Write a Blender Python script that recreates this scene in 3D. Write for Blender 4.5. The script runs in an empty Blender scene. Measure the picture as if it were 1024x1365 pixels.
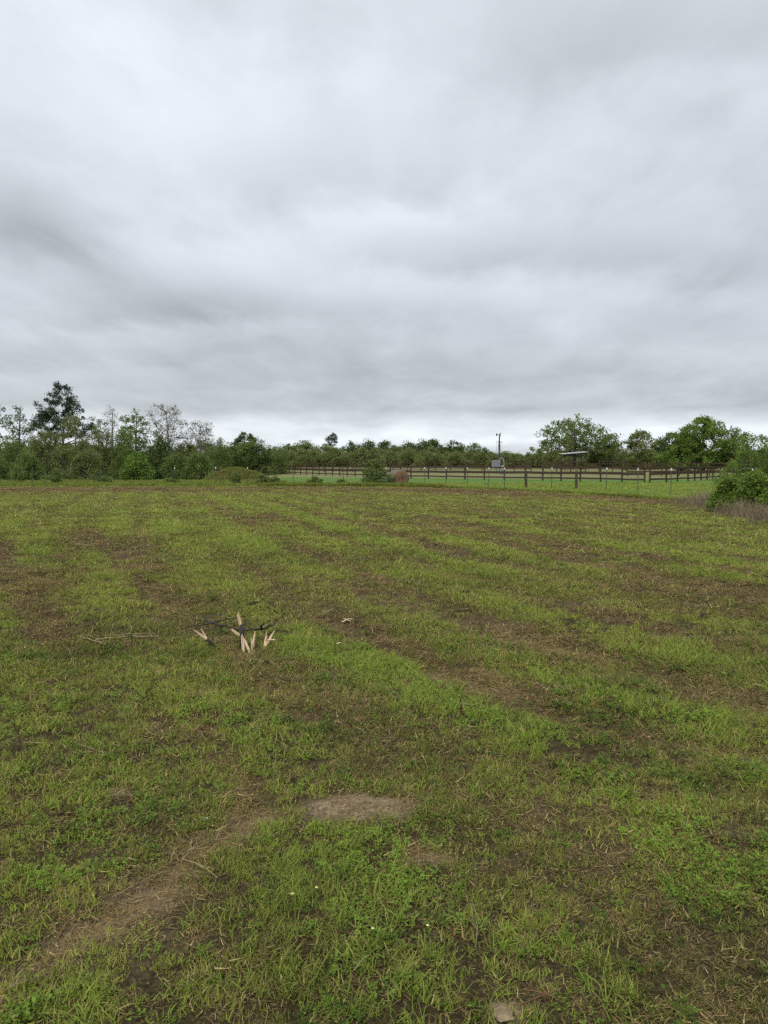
import bpy, math, random
import numpy as np
from mathutils import Vector, Matrix

SC = bpy.context.scene
COL = SC.collection
rng = np.random.default_rng(11)
random.seed(7)

# ------------------------------------------------------------------ camera
CAM_H, PITCH, FPX = 1.6, math.radians(3.53), 1025.0      # photo is 1024 x 1365
cam = bpy.data.cameras.new("camera")
cam.sensor_fit = 'VERTICAL'; cam.sensor_height = 36.0; cam.sensor_width = 27.0
cam.lens = FPX / 1365.0 * 36.0
cam.clip_start = 0.05; cam.clip_end = 8000
cam_o = bpy.data.objects.new("camera", cam)
cam_o.location = (0, 0, CAM_H)
cam_o.rotation_euler = (math.pi / 2 - PITCH, 0, 0)
COL.objects.link(cam_o); SC.camera = cam_o

def ray(px, py):
    u, v = (px - 512) / FPX, (682.5 - py) / FPX
    c, s = math.cos(PITCH), math.sin(PITCH)
    return np.array([u, c + v * s, -s + v * c])

def gp(px, py, z=0.0):                      # pixel -> point on ground plane
    d = ray(px, py); t = (z - CAM_H) / d[2]
    return np.array([d[0] * t, d[1] * t, z])

def at(px, py, Y):                          # pixel -> point at a known distance
    d = ray(px, py); t = Y / d[1]
    return np.array([d[0] * t, Y, CAM_H + d[2] * t])

# ------------------------------------------------------------------ sky, sun, exposure
W = bpy.data.worlds.new("World"); SC.world = W; W.use_nodes = True
SUN_EL, SUN_ROT = math.radians(52), math.radians(200)

def build_world():
    nt = W.node_tree; nt.nodes.clear(); L = nt.links
    def N(t, **k):
        n = nt.nodes.new(t)
        for a, b in k.items(): setattr(n, a, b)
        return n
    def M(op, a, b=None, c=None, clamp=False):
        n = N('ShaderNodeMath', operation=op, use_clamp=clamp)
        for i, v in enumerate((a, b, c)):
            if v is None: continue
            if isinstance(v, (int, float)): n.inputs[i].default_value = v
            else: L.new(v, n.inputs[i])
        return n.outputs[0]
    out = N('ShaderNodeOutputWorld'); bg = N('ShaderNodeBackground'); bg.inputs[1].default_value = 0.1
    L.new(bg.outputs[0], out.inputs[0])
    sky = N('ShaderNodeTexSky', sky_type='NISHITA'); sky.sun_disc = False
    sky.sun_elevation = SUN_EL; sky.sun_rotation = SUN_ROT
    tc = N('ShaderNodeTexCoord'); sep = N('ShaderNodeSeparateXYZ'); L.new(tc.outputs['Generated'], sep.inputs[0])
    x, y, z = sep.outputs
    zc = M('MAXIMUM', z, 0.0)
    den = M('ADD', zc, 0.14)
    u, v = M('DIVIDE', x, den), M('DIVIDE', y, den)          # cloud deck seen from below
    comb = N('ShaderNodeCombineXYZ'); L.new(u, comb.inputs[0]); L.new(v, comb.inputs[1])
    def noise(scale, detail, rough, dist, off, sx=1.0, sy=1.0):
        mp = N('ShaderNodeMapping'); L.new(comb.outputs[0], mp.inputs[0])
        mp.inputs['Location'].default_value = (off, off * 0.7, 3.1); mp.inputs['Scale'].default_value = (sx, sy, 1)
        n = N('ShaderNodeTexNoise'); L.new(mp.outputs[0], n.inputs['Vector'])
        n.inputs['Scale'].default_value = scale; n.inputs['Detail'].default_value = detail
        n.inputs['Roughness'].default_value = rough; n.inputs['Distortion'].default_value = dist
        return M('SUBTRACT', n.outputs[0], 0.5)
    n1 = noise(1.25, 6, 0.52, 0.25, 2.3, 1.0, 0.55)
    n2 = noise(3.6, 6, 0.55, 0.25, 7.7, 1.0, 0.6)
    # warped deck coordinates so that the banks of cloud have soft uneven rims
    uw = M('ADD', u, M('MULTIPLY', n1, 0.6)); vw = M('ADD', v, M('MULTIPLY', n2, 0.45))
    val = M('ADD', 0.40, M('MULTIPLY', n1, 0.24))
    val = M('ADD', val, M('MULTIPLY', n2, 0.20))
    def deck(px, py):
        d = ray(px, py); d = d / np.linalg.norm(d); k = max(d[2], 0) + 0.14
        return d[0] / k, d[1] / k
    banks = [(230, 120, 230, 110, .12), (340, 335, 130, 45, .13), (120, 250, 80, 40, .06), (20, 310, 90, 50, -.15),
             (300, 405, 210, 32, -.12), (430, 235, 190, 40, -.05), (850, 60, 220, 60, -.06), (700, 345, 260, 22, -.07),
             (600, 292, 90, 16, .05), (640, 385, 260, 22, .06), (720, 500, 380, 22, -.05), (180, 450, 160, 14, .05), (100, 500, 200, 12, .05)]
    for px, py, rx, ry, amp in banks:
        cx, cy = deck(px, py)
        ru = abs(deck(px + rx, py)[0] - deck(px - rx, py)[0]) / 2
        rv = abs(deck(px, py + ry)[1] - deck(px, py - ry)[1]) / 2
        a = M('DIVIDE', M('SUBTRACT', uw, cx), ru); b = M('DIVIDE', M('SUBTRACT', vw, cy), rv)
        e = M('EXPONENT', M('MULTIPLY', M('ADD', M('MULTIPLY', a, a), M('MULTIPLY', b, b)), -0.7))
        val = M('MULTIPLY_ADD', e, amp * .80, val)
    # whole-sky elevation profile: pale rim at the horizon, grey belt above, brighter to the zenith
    wob = M('MULTIPLY', noise(0.5, 4, 0.55, 0.2, 12.0, 0.55, 0.5), 0.035)
    ze = M('ADD', zc, M('MULTIPLY', wob, M('MINIMUM', M('MULTIPLY', zc, 20), 1.0)))
    rp = N('ShaderNodeValToRGB'); L.new(ze, rp.inputs[0]); r = rp.color_ramp
    stops = [(0, .84), (.016, .88), (.026, 1.24), (.042, 1.18), (.066, .76), (.12, .76), (.18, .86), (.26, .92), (.36, .98), (.52, 1.0)]
    r.elements[0].position, r.elements[1].position = stops[0][0], stops[-1][0]
    for p, c in stops[1:-1]: r.elements.new(p)
    for e, (p, c) in zip(r.elements, stops): e.color = (c, c, c, 1)
    rise = M('MULTIPLY', M('MULTIPLY', M('SUBTRACT', zc, 0.5), 2.0, clamp=True), 0.7)
    val = M('MULTIPLY', M('MULTIPLY', val, rp.outputs[0]), M('ADD', rise, 1.0))
    val = M('MAXIMUM', val, 0.1)
    rgb = N('ShaderNodeVectorMath', operation='SCALE'); rgb.inputs[0].default_value = (8.2, 8.8, 9.4)
    L.new(val, rgb.inputs['Scale'])
    mix = N('ShaderNodeMix', data_type='RGBA'); mix.inputs[0].default_value = 0.95
    L.new(sky.outputs[0], mix.inputs[6]); L.new(rgb.outputs[0], mix.inputs[7])
    L.new(mix.outputs[2], bg.inputs[0])
build_world()

sun = bpy.data.lights.new("sun", 'SUN'); sun.energy = 1.5; sun.angle = math.radians(14); sun.color = (1.0, 0.96, 0.9)
sun_o = bpy.data.objects.new("sun", sun); COL.objects.link(sun_o)
sun_o.rotation_euler = (math.pi / 2 - SUN_EL, 0, math.pi - SUN_ROT)
SC.view_settings.view_transform = 'Standard'; SC.view_settings.look = 'None'
SC.view_settings.exposure = 1.1; SC.view_settings.gamma = 1.0; SC.view_settings.use_curve_mapping = False
SC.render.engine = 'CYCLES'
SC.cycles.max_bounces = 4; SC.cycles.diffuse_bounces = 2; SC.cycles.glossy_bounces = 1; SC.cycles.transmission_bounces = 3
SC.cycles.use_denoising = False
SC.cycles.use_adaptive_sampling = True; SC.cycles.adaptive_threshold = 0.03
SC.render.film_transparent = False

# ------------------------------------------------------------------ helpers
def tag(o, label=None, cat=None, group=None, kind=None):
    if label: o['label'] = label
    if cat: o['category'] = cat
    if group: o['group'] = group
    if kind: o['kind'] = kind
    return o

def empty(name, loc=(0, 0, 0), rz=0.0):
    o = bpy.data.objects.new(name, None); o.location = loc; o.rotation_euler = (0, 0, rz)
    o.empty_display_size = 0.2; COL.objects.link(o); return o

def link(name, me, mat=None, parent=None, loc=None, rot=None, scale=None):
    o = bpy.data.objects.new(name, me)
    if mat and not me.materials: me.materials.append(mat)
    COL.objects.link(o)
    if parent: o.parent = parent
    if loc is not None: o.location = loc
    if rot is not None: o.rotation_euler = rot
    if scale is not None: o.scale = scale
    return o

def mesh(name, V, F, smooth=False, mat=None, attrs=None):
    me = bpy.data.meshes.new(name)
    V = np.asarray(V, dtype=np.float32)
    if isinstance(F, np.ndarray):
        n, k = F.shape
        me.vertices.add(len(V)); me.vertices.foreach_set('co', V.ravel())
        me.loops.add(n * k); me.loops.foreach_set('vertex_index', F.astype(np.int32).ravel())
        me.polygons.add(n); me.polygons.foreach_set('loop_start', np.arange(0, n * k, k, dtype=np.int32))
        me.update(calc_edges=True); me.validate()
    else:
        me.from_pydata(V.tolist(), [], F); me.update()
    if smooth: me.polygons.foreach_set('use_smooth', np.ones(len(me.polygons), dtype=bool))
    for k2, a in (attrs or {}).items():
        at_ = me.attributes.new(k2, 'FLOAT', 'POINT'); at_.data.foreach_set('value', np.asarray(a, dtype=np.float32))
    if mat: me.materials.append(mat)
    return me

class MB:                                   # collects simple shapes into one mesh
    def __init__(s): s.V = []; s.F = []
    def add(s, V, F):
        b = len(s.V); s.V += [tuple(v) for v in V]; s.F += [tuple(i + b for i in f) for f in F]
    def box(s, c, d, rz=0.0):
        x, y, z = (k / 2 for k in d); ca, sa = math.cos(rz), math.sin(rz)
        P = [(sx * x, sy * y, sz * z) for sz in (-1, 1) for sy in (-1, 1) for sx in (-1, 1)]
        s.add([(c[0] + p[0] * ca - p[1] * sa, c[1] + p[0] * sa + p[1] * ca, c[2] + p[2]) for p in P],
              [(0, 2, 3, 1), (4, 5, 7, 6), (0, 1, 5, 4), (2, 6, 7, 3), (0, 4, 6, 2), (1, 3, 7, 5)])
    def tube(s, pts, rad, n=6, cap=True):
        pts = [np.asarray(p, float) for p in pts]; b = len(s.V); m = len(pts)
        for i, p in enumerate(pts):
            t = pts[min(i + 1, m - 1)] - pts[max(i - 1, 0)]; t = t / (np.linalg.norm(t) + 1e-9)
            a = np.cross(t, (0.31, 0.17, 0.93) if abs(t[2]) < .9 else (1, 0.1, 0)); a /= np.linalg.norm(a); c = np.cross(t, a)
            r = rad[i] if hasattr(rad, '__len__') else rad
            for k in range(n):
                w = 2 * math.pi * k / n
                s.V.append(tuple(p + r * (math.cos(w) * a + math.sin(w) * c)))
        for i in range(m - 1):
            for k in range(n):
                s.F.append((b + i * n + k, b + i * n + (k + 1) % n, b + (i + 1) * n + (k + 1) % n, b + (i + 1) * n + k))
        if cap:
            s.F.append(tuple(b + k for k in range(n))[::-1]); s.F.append(tuple(b + (m - 1) * n + k for k in range(n)))
    def me(s, name, mat=None, smooth=False): return mesh(name, s.V, s.F, smooth, mat)

def mat_new(name):
    m = bpy.data.materials.new(name); m.use_nodes = True; nt = m.node_tree
    return m, nt, nt.nodes['Principled BSDF']

def mat_noise(name, c1, c2, scale=6.0, rough=0.85, bump=0.3, detail=6, stretch=(1, 1, 1), coord='Object', spec=0.08):
    m, nt, p = mat_new(name); L = nt.links
    tc = nt.nodes.new('ShaderNodeTexCoord'); mp = nt.nodes.new('ShaderNodeMapping'); L.new(tc.outputs[coord], mp.inputs[0])
    mp.inputs['Scale'].default_value = stretch
    n = nt.nodes.new('ShaderNodeTexNoise'); L.new(mp.outputs[0], n.inputs['Vector'])
    n.inputs['Scale'].default_value = scale; n.inputs['Detail'].default_value = detail; n.inputs['Roughness'].default_value = .65
    r = nt.nodes.new('ShaderNodeValToRGB'); L.new(n.outputs[0], r.inputs[0])
    r.color_ramp.elements[0].position = .32; r.color_ramp.elements[1].position = .68
    r.color_ramp.elements[0].color = (*c1, 1); r.color_ramp.elements[1].color = (*c2, 1)
    L.new(r.outputs[0], p.inputs['Base Color']); p.inputs['Roughness'].default_value = rough
    p.inputs['Specular IOR Level'].default_value = spec
    if bump:
        b = nt.nodes.new('ShaderNodeBump'); b.inputs['Strength'].default_value = bump; b.inputs['Distance'].default_value = .02
        L.new(n.outputs[0], b.inputs['Height']); L.new(b.outputs[0], p.inputs['Normal'])
    return m

def mat_leaf(name, c1, c2, c3=None, trans=0.35, rough=0.55, inst=False, spec=0.25):
    """leaf colour varies from leaf to leaf ('var') and, for grass, tuft to tuft ('tint') and dryness ('dry')"""
    m, nt, p = mat_new(name); L = nt.links
    a = nt.nodes.new('ShaderNodeAttribute'); a.attribute_name = 'var'
    mx = nt.nodes.new('ShaderNodeMix'); mx.data_type = 'RGBA'
    mx.inputs[6].default_value = (*c1, 1); mx.inputs[7].default_value = (*c2, 1)
    if inst:
        t = nt.nodes.new('ShaderNodeAttribute'); t.attribute_type = 'INSTANCER'; t.attribute_name = 'tint'
        ad = nt.nodes.new('ShaderNodeMath'); ad.operation = 'MULTIPLY_ADD'; ad.use_clamp = True
        L.new(a.outputs['Fac'], ad.inputs[0]); ad.inputs[1].default_value = .45
        sb = nt.nodes.new('ShaderNodeMath'); sb.operation = 'MULTIPLY_ADD'
        L.new(t.outputs['Fac'], sb.inputs[0]); sb.inputs[1].default_value = .9; sb.inputs[2].default_value = -.18
        L.new(sb.outputs[0], ad.inputs[2]); L.new(ad.outputs[0], mx.inputs[0])
    else:
        L.new(a.outputs['Fac'], mx.inputs[0])
    col = mx.outputs[2]
    if c3:
        d = nt.nodes.new('ShaderNodeAttribute'); d.attribute_name = 'dry'
        m2 = nt.nodes.new('ShaderNodeMix'); m2.data_type = 'RGBA'; L.new(d.outputs['Fac'], m2.inputs[0])
        L.new(col, m2.inputs[6]); m2.inputs[7].default_value = (*c3, 1); col = m2.outputs[2]
    L.new(col, p.inputs['Base Color']); p.inputs['Roughness'].default_value = rough
    p.inputs['Specular IOR Level'].default_value = spec
    if trans:
        tr = nt.nodes.new('ShaderNodeBsdfTranslucent'); L.new(col, tr.inputs[0])
        ms = nt.nodes.new('ShaderNodeMixShader'); ms.inputs[0].default_value = trans
        L.new(p.outputs[0], ms.inputs[1]); L.new(tr.outputs[0], ms.inputs[2])
        L.new(ms.outputs[0], nt.nodes['Material Output'].inputs[0])
    return m

# numpy value noise
def _h(i, j, s):
    n = (i.astype(np.int64) * 374761393 + j.astype(np.int64) * 668265263 + s * 974711) & 0x7fffffff
    n = ((n ^ (n >> 13)) * 1274126177) & 0x7fffffff
    return ((n ^ (n >> 16)) & 0xffff) / 65535.0
def vnoise(x, y, s=0):
    i, j = np.floor(x), np.floor(y); fx, fy = x - i, y - j
    fx, fy = fx * fx * (3 - 2 * fx), fy * fy * (3 - 2 * fy)
    a, b, c, d = _h(i, j, s), _h(i + 1, j, s), _h(i, j + 1, s), _h(i + 1, j + 1, s)
    return (a * (1 - fx) + b * fx) * (1 - fy) + (c * (1 - fx) + d * fx) * fy
def fbm(x, y, s=0, o=4, g=.5):
    t, a, n = 0, 1.0, 0
    for k in range(o):
        t = t + a * vnoise(x * 2 ** k + 17.3 * k, y * 2 ** k - 9.1 * k, s + k); n += a; a *= g
    return t / n                              # about 0..1
def sstep(a, b, x):
    t = np.clip((x - a) / (b - a), 0, 1); return t * t * (3 - 2 * t)

# ------------------------------------------------------------------ the lie of the land
EDGE = np.array([(-400, 62), (-60, 56), (-27, 54.5), (-11.5, 55), (0, 56), (5, 51.5), (8.5, 46), (12, 38), (13.4, 31), (16, 25), (30, 10), (60, -20)], float)
def edge_y(X): return np.interp(X, EDGE[:, 0], EDGE[:, 1])      # far edge of the mown field

def poly_dist(X, Y, pts):
    best = np.full(X.shape, 1e9)
    for (x0, y0), (x1, y1) in zip(pts[:-1], pts[1:]):
        dx, dy = x1 - x0, y1 - y0; t = np.clip(((X - x0) * dx + (Y - y0) * dy) / (dx * dx + dy * dy + 1e-9), 0, 1)
        best = np.minimum(best, np.hypot(X - x0 - t * dx, Y - y0 - t * dy))
    return best
def GL(*p): return [tuple(gp(*q)[:2]) for q in p]
# (path on the ground, half width m, brown, tan, lush, depth m)
PATHS = [
    (GL((-30, 690), (5, 740), (30, 790), (70, 850)), .22, 2.2, .1, -.5, .09),
    (GL((-60, 1345), (0, 1312), (120, 1245), (230, 1165), (335, 1085)), .085, .9, 1.0, 0, .025),
    (GL((335, 1085), (320, 1040), (290, 1000), (260, 960)), .10, .9, .15, 0, .02),
    (GL((120, 705), (180, 768), (225, 805)), .22, 1.6, .1, -.3, .06),
    (GL((430, 826), (560, 885), (700, 942), (850, 985), (1050, 1010)), .13, .85, .35, 0, .03),
    (GL((420, 770), (520, 805), (640, 835), (800, 872), (900, 905), (1060, 950)), .22, .85, .1, 0, .03),
    (GL((560, 690), (660, 712), (780, 747), (900, 775), (1040, 800)), .55, .8, .15, 0, .03),
    (GL((560, 900), (690, 960), (830, 1010), (1000, 1060)), .12, .5, .0, 0, .01),
    (GL((330, 872), (350, 900), (400, 950)), .16, 1.0, .15, 0, .01),
    (GL((360, 690), (470, 715), (600, 745)), .35, .5, .0, 0, .0),
    (GL((380, 845), (500, 890), (600, 937), (740, 990)), .26, -1, 0, 1.0, -.01),
    (GL((300, 668), (430, 700), (560, 745), (700, 790)), .4, -.6, 0, .55, 0),
    (GL((600, 820), (720, 850), (860, 890)), .14, -.5, 0, .5, 0),
    (GL((720, 905), (800, 925), (880, 940)), .12, -.6, 0, .8, 0),
    (GL((700, 990), (860, 1010), (1010, 1030)), .16, -.5, 0, .6, 0),
    (GL((60, 680), (240, 700), (330, 735)), .8, -.3, 0, .35, 0),
    (GL((370, 1180), (430, 1130), (520, 1190), (420, 1230)), .12, -.7, 0, .3, 0),
    (GL((60, 990), (130, 960), (260, 930)), .25, -.4, 0, .25, 0),
]
def mow(X, Y): return X + .30 * Y + 3.2 * (1 - np.exp(-np.maximum(Y, 0) / 7.0))

def fields(X, Y):
    """brown (dead thatch), tan (dry bare soil), lush (tall green), height, zone: 0 field 1 pasture 2 far dry"""
    ey = edge_y(X); wob = (fbm(X * .35, Y * .35, 5) - .5) * 3.0 * sstep(8, 30, Y)
    out = sstep(-.4, .6, Y - ey + wob * .4)
    u = mow(X, Y) + (fbm(X * .5, Y * .5, 21) - .5) * .7
    fr = ((u - 4.1) / 1.45 + .5) % 1.0 - .5; band = np.exp(-(fr / .20) ** 2) * np.where(X + .15 * Y > -1.5, 1.0, .55)
    big = fbm(X * .22, Y * .22, 31, 4); mid = fbm(X * 1.3, Y * 1.3, 41, 4, .6); fine = fbm(X * 6, Y * 6, 51, 3, .6)
    streak = fbm(u * 1.6, (Y - .3 * X) * .28, 61, 4, .6)
    brown = .25 + (.25 + .60 * sstep(3.2, 6.0, Y)) * (band - .36) * np.clip(-.1 + 2.0 * streak, 0, 1.4) + 1.5 * (streak - .5) + 1.5 * (mid - .5) + 1.1 * (big - .5) + .9 * (fine - .5)
    tan = .9 * (fbm(X * .9, Y * .9, 71, 4, .6) - .58) + .5 * (fine - .55)
    lush = 2.2 * (fbm(X * .8, Y * .8, 81, 4, .55) - .55) + .30 * (.3 - band)
    h = .05 * (fbm(X * .3, Y * .3, 91, 3) - .5) + .03 * (mid - .5) + .012 * (fine - .5) + .012 * (.5 - band)
    warp = (fbm(X * 2.2, Y * 2.2, 95, 3) - .5)
    for pts, w, b, t, l, dep in PATHS:
        d = poly_dist(X, Y, pts) + warp * w * 1.3
        k = np.exp(-(d / w) ** 2 * .8); patch = .55 + .9 * (fbm(X * 2.6, Y * 2.6, 99, 3) - .2)
        brown = brown + b * k * np.clip(patch, .3, 1.1) * 1.15; tan = tan + t * k * np.clip(patch, .2, 1.1) * .95; lush = lush + l * k; h = h - dep * k
    # bare sandy hump near the camera, a smaller one beside it
    for (px, py), rx, ry, hh in (((480, 1078), .19, .12, .018), ((570, 1148), .10, .05, .02), ((672, 1352), .04, .035, .015), ((160, 1056), .06, .05, .01)):
        c = gp(px, py); k = np.exp(-(((X - c[0]) / rx) ** 2 + ((Y - c[1]) / ry) ** 2) ** 1.3 * np.clip(.9 + 2.6 * warp + 1.2 * (fine - .5), .55, 3))
        tan = tan + 2.0 * k * (.5 + .75 * fine); brown = brown + .9 * k; h = h + hh * k
    nearb = 1 - sstep(3.2, 6.5, Y); brown = brown + nearb * (-.04 + 1.5 * (fbm(X * 3.1, Y * 3.1, 35, 4, .65) - .5))
    # raked brown margin along the far edge
    mg = np.exp(-((ey - Y - 4.0 + wob) / 6.5) ** 2) * (Y < ey + 1) * sstep(.28, .55, fbm(X * .18, Y * .55, 33, 4, .6))
    brown = brown + 1.5 * mg * (.6 + .8 * streak); lush = lush - .6 * mg; tan = tan + .22 * mg
    far = sstep(18, 45, Y) * (1 - out); lush = lush + .12 * far
    # outside the field
    dry = sstep(85, 100, Y + .35 * X + 14 * (fbm(X * .05, Y * .05, 15, 3) - .5)) * out
    brown = brown * (1 - out) + out * (.12 + .5 * (mid - .5)); tan = tan * (1 - out); lush = lush * (1 - out) + out * .5
    h = h * (1 - .0 * out) + out * .02 + .9 * sstep(100, 165, Y + .6 * X) * out
    c = lambda a: np.clip(a, 0, 1)
    return c(brown), c(tan), c(lush), h, out, dry

def gz(x, y):
    return float(fields(np.array([float(x)]), np.array([float(y)]))[3][0])
def on_ground(px, py, dz=0.0):
    p = gp(px, py); z = gz(p[0], p[1]); p = gp(px, py, z); return np.array([p[0], p[1], z + dz])

# ------------------------------------------------------------------ ground sheet
def ground():
    ys = np.concatenate([np.linspace(-30, 0.6, 24), 0.7 * 1.0125 ** np.arange(1, 705)])
    s = np.concatenate([[-6, -3, -1.8], np.linspace(-1, 1, 381), [1.8, 3, 6]])
    S, Y = np.meshgrid(s, ys); X = S * (2.2 + .62 * np.maximum(Y, 0)) * np.where(Y < 0.7, 1.0, 1.0)
    b, t, l, h, out, dry = fields(X.ravel(), Y.ravel())
    V = np.stack([X.ravel(), Y.ravel(), h], 1)
    R, C = X.shape; i = np.arange(R * C).reshape(R, C)
    F = np.stack([i[:-1, :-1], i[:-1, 1:], i[1:, 1:], i[1:, :-1]], -1).reshape(-1, 4)
    m, nt, p = mat_new('field_soil'); L = nt.links
    def A(n):
        a = nt.nodes.new('ShaderNodeAttribute'); a.attribute_name = n; return a.outputs['Fac']
    tc = nt.nodes.new('ShaderNodeTexCoord')
    def NZ(scale, detail=6, rough=.7):
        n = nt.nodes.new('ShaderNodeTexNoise'); L.new(tc.outputs['Object'], n.inputs['Vector'])
        n.inputs['Scale'].default_value = scale; n.inputs['Detail'].default_value = detail; n.inputs['Roughness'].default_value = rough
        return n.outputs[0]
    def RP(f, *st):
        r = nt.nodes.new('ShaderNodeValToRGB'); L.new(f, r.inputs[0]); e = r.color_ramp.elements
        e[0].position, e[1].position = st[0][0], st[-1][0]
        for q in st[1:-1]: e.new(q[0])
        for k, q in zip(e, st): k.color = (*q[1], 1)
        return r.outputs[0]
    def MX(f, a, b_):
        x = nt.nodes.new('ShaderNodeMix'); x.data_type = 'RGBA'; L.new(f, x.inputs[0]); L.new(a, x.inputs[6]); L.new(b_, x.inputs[7]); return x.outputs[2]
    nf, nc, nm = NZ(55), NZ(9), NZ(1.1)
    soil = RP(nf, (.3, (.014, .009, .004)), (.52, (.042, .029, .014)), (.72, (.115, .082, .042)))
    thatch = RP(nf, (.3, (.018, .011, .005)), (.55, (.060, .038, .018)), (.75, (.145, .098, .048)))
    green = RP(nf, (.3, (.028, .040, .010)), (.55, (.075, .105, .025)), (.75, (.14, .16, .05)))
    tanc = RP(nf, (.3, (.080, .058, .034)), (.5, (.22, .163, .098)), (.7, (.38, .30, .185)))
    past = RP(nc, (.3, (.050, .095, .016)), (.55, (.080, .142, .025)), (.75, (.12, .17, .040)))
    dryc = RP(nm, (.3, (.085, .12, .032)), (.55, (.16, .155, .07)), (.75, (.14, .10, .06)))
    base = MX(A('lush'), MX(A('brown'), green, thatch), green)
    def msub(f, k=.4):
        q = nt.nodes.new('ShaderNodeMath'); q.operation = 'MULTIPLY'; L.new(f, q.inputs[0]); q.inputs[1].default_value = k; return q.outputs[0]
    near = nt.nodes.new('ShaderNodeMath'); near.operation = 'MULTIPLY'; near.inputs[1].default_value = 1.0; L.new(A('near'), near.inputs[0])
    base = MX(near.outputs[0], base, soil)
    base = MX(A('tan'), base, tanc); base = MX(A('out'), base, past); base = MX(A('dry'), base, dryc)
    L.new(base, p.inputs['Base Color']); p.inputs['Roughness'].default_value = .95; p.inputs['Specular IOR Level'].default_value = .1
    bp = nt.nodes.new('ShaderNodeBump'); bp.inputs['Strength'].default_value = 1.0; bp.inputs['Distance'].default_value = .02
    L.new(nf, bp.inputs['Height']); L.new(bp.outputs[0], p.inputs['Normal'])
    # under the standing grass the soil itself shows between the blades
    near_a = (1 - sstep(9, 26, Y.ravel())) * (1 - np.clip(b * .3, 0, 1)) * .92
    me = mesh('ground', V, F, True, m, dict(brown=b, tan=t, lush=l, out=out, dry=dry, near=near_a))
    tag(link('ground', me), kind='structure')
ground()

# ------------------------------------------------------------------ grass and thatch (nobody could count it)
def blades(n, spread, len_, wid, lean, seg=2, dryp=.15, flat=False, lift=.0):
    V, F, var, dry = [], [], [], []
    for _ in range(n):
        a = rng.uniform(0, 6.283); r = spread * math.sqrt(rng.uniform()); bx, by = r * math.cos(a), r * math.sin(a)
        L_ = rng.uniform(*len_); w = rng.uniform(*wid); d = rng.uniform(0, 6.283); ln = rng.uniform(*lean)
        dx, dy = math.cos(d), math.sin(d); f = rng.uniform(0, 6.283)
        sx, sy = math.cos(f), math.sin(f)
        b0 = len(V); vv = rng.uniform(); dd = 1.0 if rng.uniform() < dryp else rng.uniform(0, .25)
        z0 = rng.uniform(0, lift) if lift else -.004
        p = np.array([bx, by, z0]); ang = ln
        for k in range(seg + 1):
            ww = w * (1 - .85 * (k / seg) ** 1.5) / 2
            V += [(p[0] - sx * ww, p[1] - sy * ww, p[2]), (p[0] + sx * ww, p[1] + sy * ww, p[2])]
            var += [vv, vv]; dry += [min(1, dd + .12 * k), min(1, dd + .12 * k)]
            st = L_ / seg
            p = p + st * np.array([math.sin(ang) * dx, math.sin(ang) * dy, math.cos(ang)])
            ang = ang + rng.uniform(-.15, .15) if flat else ang + rng.uniform(.1, .5)
            if flat: p[2] = max(p[2], .003); dx, dy = dx + rng.uniform(-.16, .16), dy + rng.uniform(-.16, .16)
        for k in range(seg):
            q = b0 + 2 * k; F.append((q, q + 1, q + 3, q + 2))
    return V, F, var, dry

def weed(nst, spread, hgt, ls):
    V, F, var, dry = [], [], [], []
    for _ in range(nst):
        a = rng.uniform(0, 6.283); r = spread * math.sqrt(rng.uniform()); x, y = r * math.cos(a), r * math.sin(a)
        h = rng.uniform(*hgt); lx, ly = rng.normal(0, .25, 2) * h; vv = rng.uniform()
        for k in range(rng.integers(4, 8)):
            t = rng.uniform(.35, 1); c = np.array([x + lx * t, y + ly * t, h * t]); d = rng.uniform(0, 6.283); l = rng.uniform(*ls); w = l * rng.uniform(.16, .36)
            o = np.array([math.cos(d), math.sin(d), rng.uniform(-.1, .7)]); sd = np.array([-math.sin(d), math.cos(d), rng.uniform(-.3, .3)])
            b = len(V); V += [tuple(c), tuple(c + o * l * .5 + sd * w), tuple(c + o * l), tuple(c + o * l * .5 - sd * w)]
            F.append((b, b + 1, b + 2, b + 3)); q = np.clip(vv + rng.normal(0, .15), 0, 1); var += [q] * 4; dry += [0.0 if rng.uniform() > .06 else .8] * 4
    return V, F, var, dry

GRASS = mat_leaf('grass_blades', (.024, .050, .005), (.215, .305, .031), (.35, .285, .11), .32, .75, True, .08)
LUSH = mat_leaf('lush_grass_blades', (.024, .055, .005), (.172, .288, .031), (.33, .29, .09), .35, .7, True, .08)
THATCH = mat_leaf('dead_thatch', (.016, .010, .004), (.165, .112, .044), (.40, .31, .14), .1, .9, True, .05)
WEED = mat_leaf('weed_leaves', (.036, .070, .009), (.155, .240, .030), (.24, .20, .07), .3, .6, True, .12)
STALK = mat_leaf('dry_weed_stalks', (.055, .042, .028), (.165, .130, .085), (.26, .21, .13), .1, .9, True, .05)

def proto(kind, mat, parts):
    V, F, var, dry = parts
    me = mesh(kind, np.array(V), np.array(F), False, mat, dict(var=var, dry=dry))
    return bpy.data.objects.new(kind, me)

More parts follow.
